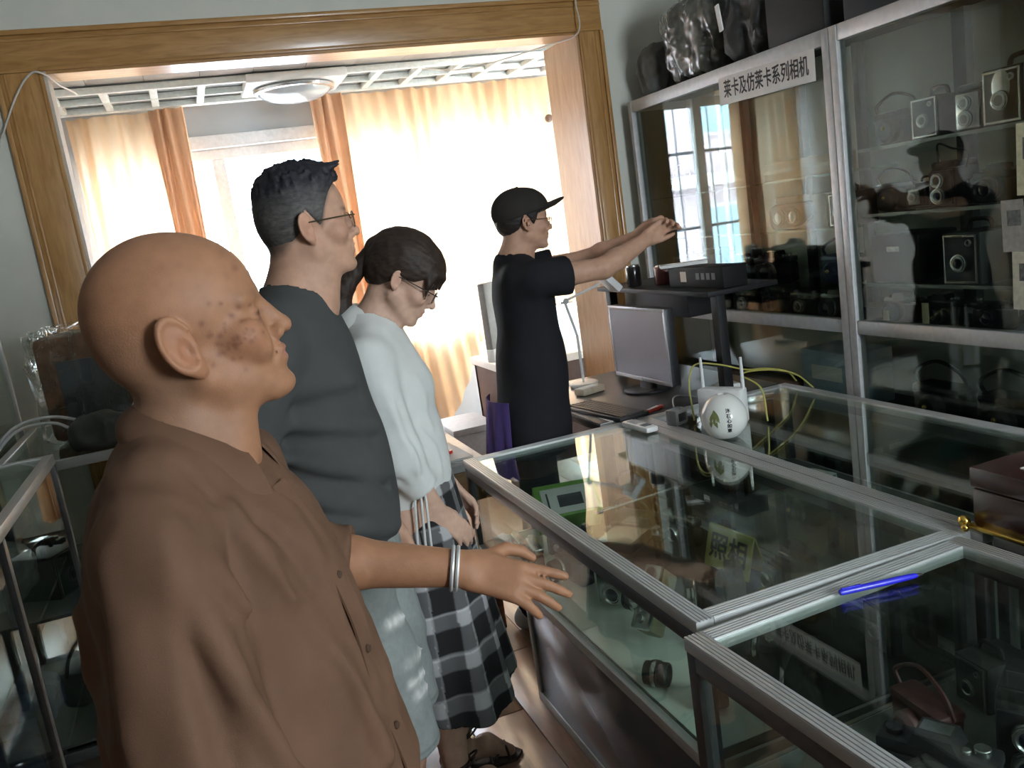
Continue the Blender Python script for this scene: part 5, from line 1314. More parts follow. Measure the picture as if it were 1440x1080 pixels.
# green box with a framed camera picture
gb = thing('green_box', 'green cardboard box with a white panel and a camera picture, in the long counter', 'box', (1.10, 2.75, ZS+0.042), math.radians(-12))
MB().box((-0.115, -0.055, 0), (0.115, 0.055, 0.14), Matrix.Rotation(math.radians(-50), 4, 'X'), 0.003).build('carton', mat('lime_green_card', (0.20, 0.42, 0.06), 0.5), gb)
Mx = Matrix.Rotation(math.radians(-50), 4, 'X')
MB().box((-0.092, -0.058, 0.010), (0.104, -0.0555, 0.118), Mx).build('white_panel', PAPER(), gb)
pc = MB(); pc.box((-0.035, -0.0595, 0.035), (0.055, -0.058, 0.085), Mx, 0.0007); pc.cyl((0.01, -0.0598, 0.058), 0.020, 0.002, 20, 'y', Mx); pc.build('printed_camera', mat('printed_grey', (0.06, 0.06, 0.065), 0.6), gb)
MB().box((-0.075, -0.0590, 0.022), (-0.068, -0.0580, 0.10), Mx).build('printed_line', mat('printed_grey', (0.06, 0.06, 0.065), 0.6), gb)
cb = thing('small_box', 'small pale blue box in the far corner of the long counter', 'box', (0.855, 2.795, ZS), math.radians(20))
MB().box((-0.022, -0.035, 0), (0.022, 0.035, 0.040), None, 0.002).build('carton', mat('pale_blue_card', (0.25, 0.48, 0.62), 0.4), cb); MB().box((-0.0225, -0.03, 0.012), (-0.0218, 0.03, 0.028)).build('printed_band', PAPER(), cb)
# tripod rod
tr = MB(); tr.tube([(1.10, 2.52, ZS+0.14), (1.42, 2.52, ZS+0.155)], 0.005, 10); o = tr.build('rod', CHROME()); o.name = 'chrome_rod'; tag(o, 'thin chrome rod with a dark ball end lying across the camera cases', 'rod')
MB().sphere((1.424, 2.52, ZS+0.155), 0.010, 14).build('ball_end', BLACK(), o)
for px_, hh in ((1.13, 0.135), (1.39, 0.148)): MB().cyl((px_, 2.52, ZS+hh/2), 0.004, hh, 8).build('rod_leg', BLACK(), o)
# yellow card
yc = thing('name_card', 'yellow folded card with large black characters standing in the long counter', 'sign', (1.33, 2.13, ZS), math.radians(-84))
MB().box((-0.10, -0.002, 0), (0.10, 0.002, 0.13), Matrix.Rotation(math.radians(-16), 4, 'X')).build('card', mat('yellow_card', (0.44, 0.43, 0.13), 0.7), yc)
MB().box((-0.10, -0.002, 0), (0.10, 0.002, 0.13), Matrix.Translation((0, 0.075, 0)) @ Matrix.Rotation(math.radians(16), 4, 'X')).build('card_back', mat('yellow_card', (0.44, 0.43, 0.13), 0.7), yc)
lo = link('lettering', text_mesh('lettering', '照相', 0.085, 0.0003, 0.0018), INK(), yc); lo.rotation_euler = (math.radians(74), 0, 0); lo.location = (0, 0.0145, 0.062)
# loose lenses in the long counter
for lab, p, rz, sc in (('black and chrome lens standing near the near end of the long counter', (0.90, 1.55, ZS+0.034), 70, 1.0), ('dark lens lying on its side on white paper by the front pane', (0.845, 1.70, ZS+0.032), 40, 0.95)):
    e = thing('camera_lens', lab, 'lens', p, math.radians(rz), 'loose lenses'); e.scale = (sc,)*3; lens(e, (0, 0.03, 0), 0.033, 0.06, BLACK())
# counter 2 contents
camera('slr', 'black reflex camera with a wide lens in the counter under the blue pen', (1.075, 1.085, ZS), -62, 1.45, False)
t2 = camera('tlr', 'black medium format camera with a square hood crossed by chrome lines', (1.29, 1.06, ZS), -60, 1.45, False)
for M_ in (Matrix.Identity(4), Matrix.Rotation(math.pi/2, 4, 'Z')): MB().box((-0.036, -0.0012, 0.1236), (0.036, 0.0012, 0.1245), Matrix.Translation((0, 0.004, 0)) @ M_).build('hood_line', CHROME(), t2)
MB().cyl((0, 0.004, 0.1245), 0.008, 0.002, 14).build('hood_catch', CHROME(), t2)
camera('case', 'dark leather camera case with a red edge under the blue pen', (1.19, 1.225, ZS), -95, 0.95, body=mat('oxblood_leather', (0.07, 0.018, 0.016), 0.45, 0, 0.3, 40))
camera('box', 'black box camera under the glass beside the red wooden box', (1.40, 1.255, ZS), -95, 1.0, False)
camera('slr', 'reflex camera by the front corner of the counter with the pen', (0.905, 1.14, ZS), -115, 0.9, False)
camera('rf', 'dull chrome rangefinder camera against the front pane, near corner', (0.94, 0.86, ZS), -95, 1.1)

def blob_thing(name, label, cat, c, fn, lo, hi, h, m, group=None):
    e = thing(name, label, cat, c, 0, group); sdf_obj('wrap' if 'bag' not in name else 'bag_body', fn, lo, hi, h, m, e); return e
PLAS = lambda nm, c: mat(nm, c, 0.25, 0, 0.35, 30, 0.5, 90, spec=0.6, coat=0.25)
def crumple(r, seed, amp=0.02, fr=22):
    def f(P):
        d = rbox(P, (0, 0, r[2]), r, min(r)*0.7)
        Q = P+seed*1.7
        return smax(d-amp*2.2*vnoise(Q, fr*0.45)-amp*0.6*(1-2*np.abs(vnoise(Q*V3(1, 1, 0.5), fr)*2))-amp*0.25*(1-2*np.abs(vnoise(Q, fr*2.3)*2)), 0.002-P[:, 2], 0.004)
    return f
def bag(label, loc, r, seed, m, name='plastic_bag', cat='plastic bag', amp=0.02, fr=22, h=0.008, group=None):
    return blob_thing(name, label, cat, loc, crumple(r, seed, amp, fr), (-r[0]-0.06, -r[1]-0.06, -0.02), (r[0]+0.06, r[1]+0.06, 2*r[2]+0.06), h, m, group)
bag('crumpled clear plastic over a dark item at the near corner of the counter', (1.20, 0.80, ZS), (0.10, 0.09, 0.045), 1, PLAS('clear_plastic_teal', (0.06, 0.09, 0.095)))
# counter 3 and 4 contents
tb = thing('teal_box', 'torn teal and white carton in the counter behind the white pot', 'box', (1.95, 2.52, ZS), math.radians(10)); MB().box((-0.06, -0.09, 0), (0.06, 0.09, 0.075), None, 0.003).build('carton', mat('teal_card', (0.08, 0.34, 0.34), 0.5), tb); MB().box((-0.0605, -0.09, 0.04), (0.0605, 0.02, 0.0755)).build('white_tear', PAPER(), tb)
camera('case', 'black leather case in the dark counter beside the torn teal carton', (1.78, 2.30, ZS), -95, 1.1, body=LEATHER())
camera('rf', 'chrome camera in the dark counter nearest the red wooden box', (1.85, 1.75, ZS), -95, 1.1)
camera('case', 'brown case in the dark counter beneath the computer cables', (1.80, 2.72, ZS), -80, 1.1, body=BR)
camera('box', 'box camera in the dark counter between the white pot and the red wooden box', (1.70, 2.00, ZS), -95, 1.0, False)
# white pot with painted bamboo and writing
pot = thing('white_pot', 'round white ceramic pot with painted bamboo leaves and black writing', 'pot', (1.583, 2.445, 0.7805))
prof = [(0.0, 0.0), (0.036, 0.001), (0.052, 0.010), (0.070, 0.032), (0.078, 0.060), (0.074, 0.090), (0.060, 0.118), (0.040, 0.138), (0.024, 0.147), (0.017, 0.149), (0.015, 0.146), (0.014, 0.12), (0.0, 0.12)]
pp = catmull([(r_, 0, z_) for r_, z_ in prof], 3)
MB().lathe([(max(p[0], 0), p[2]) for p in pp], 40).build('pot_body', mat('white_glaze', (0.70, 0.70, 0.65), 0.12, 0, 0.02, 20, spec=0.6), pot)
def on_pot(az, z, lift=0.0006):
    zs = [q[1] for q in prof[:10]]; rs_ = [q[0] for q in prof[:10]]; r_ = float(np.interp(z, zs, rs_))+lift
    a = math.radians(az); return Vector((r_*math.cos(a), r_*math.sin(a), z)), a
for k, ch in enumerate('沐石心如意'):
    p, a = on_pot(-112, 0.104-0.0165*k, 0.0018); me = text_mesh('lettering', ch, 0.0165, 0.0003, 0.0004); lo = link('lettering', me, INK(), pot)
    lo.location = p; lo.rotation_euler = (math.radians(90-12*(k-2)*-1), 0, a+math.radians(90))
lf = mat('bamboo_paint', (0.16, 0.18, 0.06), 0.5)
for az, z, rot in ((-143, 0.088, -62), (-150, 0.085, -80), (-157, 0.074, -95), (-147, 0.072, -70)):
    b = MB()
    def fn(u, v):
        t = u*2-1; wdt = 0.0075*(1-abs(t)**1.6)+0.0002; aa = math.radians(rot); x_ = t*0.024; y_ = (v*2-1)*wdt
        du = x_*math.cos(aa)-y_*math.sin(aa); dz = x_*math.sin(aa)+y_*math.cos(aa)
        p, _ = on_pot(az+math.degrees(du/0.075), z+dz, 0.0012); return tuple(p)
    b.grid(fn, 8, 2); b.build('painted_leaf', lf, pot)
# router
rt = thing('wifi_router', 'flat white router with two upright antennas behind the white pot', 'router', (1.69, 2.61, 0.7805), math.radians(-60))
MB().box((-0.085, -0.030, 0.0), (0.085, 0.030, 0.125), None, 0.008).build('case', WHITEP(), rt)
for x_ in (-0.078, 0.078): MB().tube([(x_, 0.012, 0.115), (x_, 0.012, 0.20), (x_, 0.012, 0.235)], [0.0065, 0.006, 0.0045], 10).build('antenna', WHITEP(), rt)
ad = thing('power_adapter', 'grey and silver power adapter beside the white pot', 'adapter', (1.56, 2.72, 0.7805), math.radians(20)); MB().box((-0.035, -0.025, 0), (0.035, 0.025, 0.06), None, 0.008).build('case', mat('grey_silver_plastic', (0.35, 0.35, 0.36), 0.25, 0.3), ad); MB().box((-0.02, -0.028, 0.015), (0.02, -0.024, 0.045), None, 0.002).build('face_plate', BLACK(), ad)
yel = mat('yellow_cable', (0.36, 0.33, 0.08), 0.5)
cable('yellow network cable looping up from the router across the dark counter', [(1.62, 2.70, 0.785), (1.62, 2.71, 0.92), (1.66, 2.72, 0.985), (1.75, 2.70, 0.97), (1.86, 2.70, 0.93), (2.00, 2.76, 0.90), (2.12, 2.80, 0.86), (2.20, 2.85, 0.80)], 0.0035, yel)
cable('yellow network cable arching in a low loop behind the white pot', [(1.78, 2.48, 0.785), (1.78, 2.50, 0.90), (1.76, 2.58, 0.945), (1.90, 2.62, 0.93), (2.05, 2.66, 0.88), (2.16, 2.70, 0.80)], 0.0035, yel)
cable('thin grey cable trailing from the adapter over the counter top', [(1.57, 2.74, 0.80), (1.60, 2.80, 0.86), (1.70, 2.85, 0.84), (1.85, 2.86, 0.79), (2.05, 2.80, 0.787)], 0.003, mat('grey_cable', (0.25, 0.25, 0.25), 0.5))
# cordless handset
ph = thing('handset', 'white cordless handset lying on the far corner of the long counter', 'phone', (1.432, 2.775, 0.7805), math.radians(-85))
MB().box((-0.085, -0.026, 0), (0.085, 0.026, 0.022), None, 0.008).build('case', WHITEP(), ph); MB().box((0.025, -0.017, 0.0215), (0.060, 0.017, 0.0230)).build('screen', mat('dark_screen', (0.05, 0.055, 0.06), 0.15), ph)
kb = MB()
for i in range(4):
    for j in range(3): kb.box((-0.060+0.016*i, -0.016+0.012*j, 0.0215), (-0.049+0.016*i, -0.008+0.012*j, 0.0235))
tag(kb.build('keypad', mat('grey_keys', (0.4, 0.4, 0.42), 0.5), ph), kind='stuff')
# blue pen
pn = thing('ballpoint_pen', 'blue ballpoint pen lying on the glass counter top', 'pen', (1.160, 1.292, 0.7875), math.radians(-10.5))
pb = mat('blue_pen_plastic', (0.02, 0.02, 0.55), 0.25); MB().lathe([(0.0, -0.092), (0.0055, -0.091), (0.0065, -0.085), (0.0065, 0.035), (0.0058, 0.068), (0.004, 0.078)], 14, None, 'x').build('barrel', pb, pn)
MB().lathe([(0.004, 0.078), (0.0032, 0.085), (0.0012, 0.093), (0.0, 0.094)], 12, None, 'x').build('tip', BLACK(), pn); MB().box((-0.088, -0.0018, 0.006), (-0.045, 0.0018, 0.0085), None, 0.0008).build('clip', pb, pn)
# red wooden box
rb = thing('wooden_box', 'dark red lacquered wooden box with gold trim and a white card on its lid', 'box', (1.515, 0.93, 0.7805))
rw = wood('red_lacquer', (0.028, 0.006, 0.006), (0.05, 0.012, 0.010), 4, (1, 6, 6), 0.25, 0.6)
MB().box((0.0, 0, 0.012), (0.42, 0.46, 0.095), None, 0.004).build('box_body', rw, rb); MB().box((-0.004, -0.004, 0.098), (0.424, 0.464, 0.145), None, 0.006).build('lid', rw, rb)
gold = mat('gold_metal', (0.75, 0.52, 0.12), 0.25, 1.0)
MB().box((-0.010, -0.006, 0.0), (0.430, 0.466, 0.012), None, 0.003).build('gold_trim', gold, rb)
kn = MB(); kn.sphere((-0.016, 0.470, 0.018), 0.014, 14); kn.build('gold_corner_knob', gold, rb); MB().sphere((-0.034, 0.452, 0.012), 0.009, 12).build('gold_corner_knob', gold, rb)
MB().box((0.05, 0.10, 0.1455), (0.30, 0.38, 0.1475)).build('white_card', PAPER(), rb)
# computer
mo = thing('monitor', 'flat computer monitor with a switched-off bluish screen on the dark desk', 'monitor', (1.80, 3.36, 0.7765), math.radians(-90+2)); mo.scale = (0.91, 1, 1)
MB().box((-0.262, -0.022, 0.045), (0.262, 0.022, 0.375), None, 0.006).build('housing', BLACK(), mo)
for a, c in (((-0.262, -0.0255, 0.360), (0.262, -0.0215, 0.375)), ((-0.262, -0.0255, 0.045), (0.262, -0.0215, 0.062)), ((-0.262, -0.0255, 0.062), (-0.247, -0.0215, 0.360)), ((0.247, -0.0255, 0.062), (0.262, -0.0215, 0.360))): MB().box(a, c, None, 0.001).build('bezel', mat('silver_bezel', (0.30, 0.31, 0.33), 0.35, 0.4), mo)
MB().box((-0.247, -0.0235, 0.062), (0.247, -0.0215, 0.360)).build('screen', mat('grey_blue_screen', (0.30, 0.31, 0.37), 0.30, 0, 0.03, 3, spec=0.6), mo)
MB().cyl((0, -0.0258, 0.0535), 0.006, 0.0015, 14, 'y').build('badge', CHROME(), mo)
MB().box((-0.05, -0.015, 0.006), (0.05, 0.02, 0.05), None, 0.004).build('neck', BLACK(), mo); MB().cyl((0, 0, 0.005), 0.11, 0.010, 28, 'z', None, 0.003).build('base', BLACK(), mo)
ky = thing('keyboard', 'black computer keyboard on the edge of the dark desk', 'keyboard', (1.47, 3.13, 0.7765), math.radians(-82))
MB().box((-0.20, -0.07, 0), (0.20, 0.07, 0.018), None, 0.004).build('case', BLACK(), ky); kk = MB()
for i in range(20):
    for j in range(6): kk.box((-0.192+0.0192*i, -0.058+0.0195*j, 0.018), (-0.192+0.0192*i+0.0158, -0.058+0.0195*j+0.0158, 0.0235), None)
tag(kk.build('keys', mat('dark_grey_keys', (0.045, 0.04, 0.04), 0.5), ky), kind='stuff')
ns = thing('notepad', 'white notepad with a black cover edge under the keyboard', 'notepad', (1.405, 3.02, 0.7765), 0); MB().box((-0.04, -0.05, 0), (0.02, 0.26, 0.004)).build('pages', PAPER(), ns); MB().box((-0.042, -0.052, 0.004), (0.0, 0.26, 0.0048)).build('cover', BLACK(), ns)
for lab, c, p, d_, rz in (('red plastic tool on the dark desk beside the keyboard', (0.45, 0.05, 0.03), (1.62, 2.99, 0.7765), (0.10, 0.022, 0.014), 25), ('white box on the dark desk below the monitor', (0.65, 0.65, 0.62), (1.98, 3.02, 0.7765), (0.10, 0.07, 0.035), -10), ('crumpled beige packet on the dark desk behind the keyboard', (0.45, 0.38, 0.28), (1.60, 3.55, 0.7765), (0.13, 0.07, 0.03), 15)):
    e = thing('desk_item' if 'tool' not in lab else 'tool', lab, 'tool' if 'tool' in lab else 'packet', p, math.radians(rz)); e.name = {'r': 'hand_tool', 'w': 'paper_box', 'c': 'snack_packet'}[lab[0]]
    MB().box((-d_[0]/2, -d_[1]/2, 0), (d_[0]/2, d_[1]/2, d_[2]), None, 0.006).build('body', mat('item_%s' % lab[:5], c, 0.4, 0, 0.15, 30), e); MB().box((-d_[0]/2+0.004, -d_[1]*0.3, d_[2]), (d_[0]/2-0.03, d_[1]*0.3, d_[2]+0.002), None, 0.0008).build('label_patch', PAPER(), e)
# shelf above the monitor
hs = thing('monitor_shelf', 'black shelf on posts above the computer monitor', 'shelf', (0, 0, 0)); bk = mat('matt_black_metal', (0.010, 0.010, 0.011), 0.55, spec=0.25)
MB().box((1.86, 2.90, 1.195), (2.19, 3.88, 1.215), None, 0.002).build('shelf_board', bk, hs)
for y_ in (2.905, 3.83): MB().box((1.90, y_, 0.776), (1.94, y_+0.045, 1.195), None, 0.002).build('post', bk, hs)
MB().box((1.98, 3.25, 1.075), (2.17, 3.83, 1.195), None, 0.004).build('black_drawer', bk, hs)
bxk = thing('lens_box', 'black carton with a small white label on the shelf above the monitor', 'box', (2.00, 3.13, 1.2155), math.radians(4))
MB().box((-0.06, -0.20, 0), (0.06, 0.17, 0.085), None, 0.003).build('carton', mat('black_card', (0.010, 0.010, 0.010), 0.6, spec=0.2), bxk); MB().box((-0.0615, 0.045, 0.025), (-0.0602, 0.085, 0.068)).build('label_patch', PAPER(), bxk)
for k in range(4): MB().box((-0.0615, -0.15+0.035*k, 0.035), (-0.0602, -0.128+0.035*k, 0.062)).build('print_patch', mat('printed_mid_grey', (0.16, 0.16, 0.16), 0.6), bxk)
pw = thing('paper_pad', 'white folded leaflet on the black carton above the monitor', 'leaflet', (1.99, 3.27, 1.3015), math.radians(-25)); MB().box((-0.10, -0.035, 0), (0.10, 0.035, 0.014), Matrix.Rotation(math.radians(0), 4, 'Y'), 0.002).build('pages', PAPER(), pw)
for lab, c, p, r_, h_ in (('dark glossy jar on the shelf above the monitor, beyond the carton', (0.02, 0.018, 0.018), (1.93, 3.62, 1.2155), 0.035, 0.10), ('reddish brown jar on the shelf between the dark jar and the carton', (0.16, 0.05, 0.045), (2.01, 3.47, 1.2155), 0.05, 0.09)):
    e = thing('jar', lab, 'jar', p); MB().lathe([(0, 0), (r_*0.9, 0), (r_, 0.006), (r_, h_*0.85), (r_*0.9, h_*0.92), (0, h_*0.92)], 24).build('jar_body', mat('jar_%0.2f' % r_, c, 0.15, 0, 0.2, 20), e); MB().cyl((0, 0, h_*0.95), r_*0.86, h_*0.10, 22, 'z', None, 0.002).build('lid', CHROME(), e)
# desk lamp
dl = thing('desk_lamp', 'small white desk lamp with a square tilted head beside the man in the cap', 'lamp', (1.66, 3.74, 0.7765))
MB().cyl((0, 0, 0.008), 0.07, 0.016, 24, 'z', None, 0.004).build('base', WHITEP(), dl); MB().tube([(0, 0, 0.016), (-0.02, -0.04, 0.25), (-0.10, -0.13, 0.43)], 0.007, 8).build('lower_arm', WHITEP(), dl)
MB().tube([(-0.10, -0.13, 0.43), (0.06, -0.19, 0.485)], 0.006, 8).build('upper_arm', WHITEP(), dl); MB().cyl((-0.10, -0.13, 0.43), 0.014, 0.03, 14, 'y').build('hinge', CHROME(), dl)
MB().box((-0.055, -0.045, -0.012), (0.055, 0.045, 0.022), Matrix.Translation((0.095, -0.20, 0.485)) @ Matrix.Rotation(math.radians(48), 4, 'Y'), 0.006).build('lamp_head', WHITEP(), dl)
# sunroom computer
im = thing('monitor', 'white all-in-one computer seen from behind on the sunroom desk', 'monitor', (1.80, 5.05, 0.7565), math.radians(35))
MB().box((-0.25, -0.02, 0.10), (0.25, 0.03, 0.50), None, 0.006).build('housing', mat('grey_back', (0.22, 0.22, 0.21), 0.5), im); MB().box((-0.25, -0.022, 0.02), (0.25, 0.032, 0.10), None, 0.006).build('chin', WHITEP(), im); MB().box((-0.09, -0.08, 0.0), (0.09, 0.10, 0.012), None, 0.004).build('base', WHITEP(), im); MB().box((-0.05, 0.02, 0.01), (0.05, 0.05, 0.2), None, 0.004).build('neck', WHITEP(), im)
# writing table papers
pp_ = thing('paper_stack', 'stack of flat white papers and magazines on the writing table', 'papers', (0.60, 3.42, 0.7155), math.radians(3))
for k in range(6): MB().box((-0.27+0.006*(k % 3), -0.30-0.004*(k % 2), 0.003*k), (0.27-0.005*(k % 2), 0.30, 0.003*k+0.0026)).build('sheet', PAPER() if k != 2 else mat('grey_cover', (0.3, 0.32, 0.34), 0.4), pp_)
st = thing('stamp', 'red rubber stamp on the papers of the writing table', 'stamp', (0.80, 3.22, 0.7340), math.radians(30)); MB().box((-0.028, -0.012, 0), (0.028, 0.012, 0.014), None, 0.003).build('block', mat('red_plastic', (0.55, 0.04, 0.03), 0.35), st); MB().box((-0.012, -0.006, 0.014), (0.012, 0.006, 0.026), None, 0.003).build('grip', mat('red_plastic', (0.55, 0.04, 0.03), 0.35), st)
gp_ = thing('filing_box', 'pale grey filing box standing at the foot of the sunroom desk', 'box', (1.42, 4.85, 0.0)); MB().box((-0.16, -0.05, 0), (0.10, 0.35, 0.40), None, 0.006).build('box_body', mat('pale_grey_card', (0.42, 0.43, 0.46), 0.6), gp_); MB().box((-0.165, -0.055, 0.40), (0.105, 0.355, 0.44), None, 0.006).build('lid', mat('pale_grey_card', (0.42, 0.43, 0.46), 0.6), gp_)
# ------------------------------------------------------------------ cabinet contents, things on top, things at the left
G = 'old cameras in the tall cabinet'
def cc(kind, label, y, z, s=1.0, chrome=False, rz=-90, x=2.40, body=None): return camera(kind, label, (x, y, z+0.001), rz, s, chrome, G, body=body)
GREYB = mat('faded_black_metal', (0.06, 0.06, 0.058), 0.5)
# upper bay by the window
st = thing('stereo_camera', 'large black stereo camera with two round lenses behind the cabinet door', 'camera', (2.40, 3.02, 1.396), math.radians(-90), G)
MB().box((-0.15, -0.035, 0.0), (0.15, 0.035, 0.105), None, 0.03).build('body', LEATHER(), st); MB().box((-0.09, -0.03, 0.105), (0.06, 0.03, 0.135), None, 0.008).build('finder', GREYB, st)
lens(st, (0.045, -0.034, 0.052), 0.034, 0.03); lens(st, (-0.045, -0.034, 0.052), 0.034, 0.03); strap(st, [(-0.15, 0, 0.08), (-0.12, -0.03, -0.0+0.012), (0.0, -0.075, 0.006), (0.1, -0.06, 0.01), (0.15, 0, 0.08)], None, 0.004)
kc = thing('kraft_box', 'brown kraft carton beside the stereo camera on the cabinet shelf', 'box', (2.41, 2.808, 1.396), math.radians(-80)); MB().box((-0.055, -0.05, 0), (0.055, 0.05, 0.13), None, 0.003).build('carton', mat('kraft_card', (0.42, 0.30, 0.17), 0.8), kc); MB().box((-0.01, -0.052, 0.0), (0.01, -0.05, 0.13)).build('tape', mat('parcel_tape', (0.35, 0.25, 0.12), 0.3), kc)
cc('box', 'black box camera beside the kraft carton in the cabinet', 2.685, 1.395, 1.2)
kc2 = thing('kraft_box', 'long brown carton on the upper cabinet shelf, below the banner', 'box', (2.44, 2.98, 1.601), math.radians(-90)); MB().box((-0.20, -0.06, 0), (0.22, 0.06, 0.075), None, 0.003).build('carton', mat('kraft_card', (0.42, 0.30, 0.17), 0.8), kc2); MB().box((-0.2, -0.062, 0.03), (0.22, -0.06, 0.045)).build('tape', mat('parcel_tape', (0.35, 0.25, 0.12), 0.3), kc2)
cc('case', 'dark camera case alone on the upper shelf near the cabinet end', 3.86, 1.60, 1.0, body=LEATHER())
cc('slr', 'black reflex camera on the middle shelf below the stereo camera', 3.42, 1.165, 1.3); cc('tlr', 'tall black twin lens camera on the middle shelf, second from the cabinet end', 3.62, 1.165, 1.3)
cc('slr', 'black camera with a bulky prism on the middle shelf, under the kraft carton', 3.18, 1.165, 1.4, rz=-75); cc('case', 'dark blue leather case on the middle shelf by the cabinet post', 2.76, 1.165, 1.2, body=mat('dark_blue_leather', (0.03, 0.04, 0.09), 0.5))
cc('box', 'dull box camera at the end of the middle shelf, behind the reaching hand', 3.86, 1.165, 1.25)
for k, (y, kd, ch, lab) in enumerate(((3.86, 'rf', True, 'first chrome rangefinder on the lowest shelf, from the window end'), (3.64, 'slr', False, 'black reflex camera on the lowest shelf behind the monitor shelf'), (3.40, 'rf', True, 'rangefinder with a big silver lens on the lowest shelf'), (3.20, 'rf', False, 'black rangefinder camera on the lowest shelf below the stereo camera'), (3.00, 'rf', True, 'chrome rangefinder on the lowest shelf, second from the middle post'), (2.80, 'slr', True, 'chrome reflex camera on the lowest shelf beside the middle post'))): cc(kd, lab, y, 1.032, 1.15, ch)
tg = thing('price_tag', 'long white paper tag hanging in front of the black twin lens camera', 'tag', (2.285, 3.70, 1.166)); MB().box((0, -0.022, 0.03), (0.001, 0.022, 0.13)).build('paper', PAPER(), tg); MB().tube([(0.0005, 0, 0.13), (0.0005, 0.004, 0.26)], 0.001, 5).build('string', PAPER(), tg); MB().box((-0.004, -0.008, 0), (0.004, 0.008, 0.032)).build('clip', CHROME(), tg)
# upper bay, camera side
cc('case', 'brown leather ever-ready case on the top shelf beside the middle post', 2.43, 1.665, 1.15, body=BR)
cc('box', 'box camera with a bright framed face on the top shelf', 2.255, 1.665, 1.25, True); cc('tlr', 'twin lens camera with a round silver lens on the top shelf', 2.10, 1.665, 1.15, True)
bx = cc('box', 'tall box camera with an oval emblem on the top shelf', 1.95, 1.665, 1.55); MB().lathe([(0.016, 0), (0.020, 0.0015), (0.020, 0.003), (0.016, 0.004)], 24, Matrix.Translation((0, -0.0565, 0.07)) @ Matrix.Rotation(math.pi, 4, 'Z') @ Matrix.Diagonal((1, 1, 1.6, 1)), 'y').build('oval_emblem', CHROME(), bx)
cc('fold', 'folding camera on the top shelf partly cut by the picture edge', 1.74, 1.665, 1.3)
cc('case', 'round topped dark case on the second shelf beside the middle post', 2.46, 1.435, 1.0, body=LEATHER()); f2 = cc('tlr', 'twin lens camera with stacked silver rings on the second shelf', 2.215, 1.435, 1.2); strap(f2, [(-0.042, 0, 0.10), (-0.05, 0, 0.17), (0.0, 0, 0.155), (0.05, 0, 0.14), (0.042, 0, 0.10)], None, 0.003)
cc('bellows', 'black bellows camera on the second shelf between the twin lens cameras', 2.335, 1.435, 0.85); cc('slr', 'black reflex camera on the second shelf, right of the twin lens camera', 2.04, 1.435, 1.2); cc('tlr', 'dark twin lens camera on the second shelf by the taped papers', 1.88, 1.435, 1.3)
bb = thing('black_case', 'big black hard case on the third shelf beside the middle post', 'case', (2.42, 2.42, 1.186), math.radians(-90)); MB().box((-0.11, -0.09, 0), (0.11, 0.09, 0.17), None, 0.008).build('shell', BLACK(), bb); MB().box((-0.03, -0.098, 0.11), (0.03, -0.088, 0.13), None, 0.003).build('latch', CHROME(), bb)
bx2 = cc('box', 'large grey box camera in the middle of the third shelf', 2.12, 1.185, 1.6, body=mat('grey_leatherette', (0.09, 0.095, 0.09), 0.6)); cc('case', 'tall dark case on the third shelf by the taped papers', 1.85, 1.185, 1.5, body=LEATHER())
for k, (y, kd, ch, lab) in enumerate(((2.46, 'slr', True, 'chrome reflex camera with a paper tag on the lowest shelf, right of the middle post'), (2.28, 'slr', False, 'black reflex camera with a tall paper tag on the lowest shelf'), (2.08, 'rf', False, 'black rangefinder on the lowest shelf beneath the grey box camera'), (1.90, 'slr', False, 'black reflex camera with a ringed lens by the taped papers, lowest shelf'))):
    o = cc(kd, lab, y, 1.032, 1.1, ch)
    if k < 2: MB().box((-0.012, -0.080, 0.0), (0.014, -0.079, 0.05+0.03*k)).build('paper_tag', mat('cream_paper', (0.62, 0.56, 0.38), 0.8), o)
# lower bay, dim
for k, (y, lab) in enumerate(((2.30, 'dark case in the lower cabinet bay, first from the middle post'), (2.02, 'dark case in the lower cabinet bay, second from the middle post'), (1.74, 'dark case in the lower cabinet bay, third from the middle post'))): cc('case', lab, y, 0.68, 1.4, body=LEATHER())
mf = thing('blue_box', 'pale blue carton behind the lower cabinet door by the cables', 'box', (2.42, 2.82, 0.681)); MB().box((-0.1, -0.16, 0), (0.1, 0.14, 0.22), None, 0.003).build('carton', mat('pale_blue_carton', (0.30, 0.42, 0.50), 0.6), mf); MB().box((-0.1005, -0.1, 0.1), (-0.1, 0.08, 0.16)).build('label_patch', PAPER(), mf)
# strip of papers taped on the door at the edge of the picture
sp = thing('taped_papers', 'strip of yellowed newspaper clippings taped to the cabinet door', 'papers', (2.243, 1.855, 0))
for k, (z0, z1, w_, c) in enumerate(((1.46, 1.66, 0.05, (0.52, 0.50, 0.32)), (1.30, 1.45, 0.045, (0.30, 0.28, 0.24)), (1.13, 1.30, 0.055, (0.50, 0.47, 0.36)), (1.045, 1.13, 0.05, (0.55, 0.50, 0.33)))):
    pg = MB().box((-0.0015*k-0.001, -w_, z0), (-0.0015*k, w_*0.6, z1), Matrix.Rotation(math.radians((1.2, -1.0, 0.6, 3)[k]), 4, 'X')).build('clipping', mat('newsprint_%d' % k, c, 0.8, 0, 0.15, 60), sp)
    MB().box((-0.0015*k-0.0014, -w_*0.8, z1-0.5*(z1-z0)), (-0.0015*k-0.001, w_*0.2, z1-0.2*(z1-z0)), Matrix.Rotation(math.radians((1.2, -1.0, 0.6, 3)[k]), 4, 'X')).build('printed_block', mat('print_grey', (0.12, 0.12, 0.11), 0.8, 0, 0.4, 90), pg)
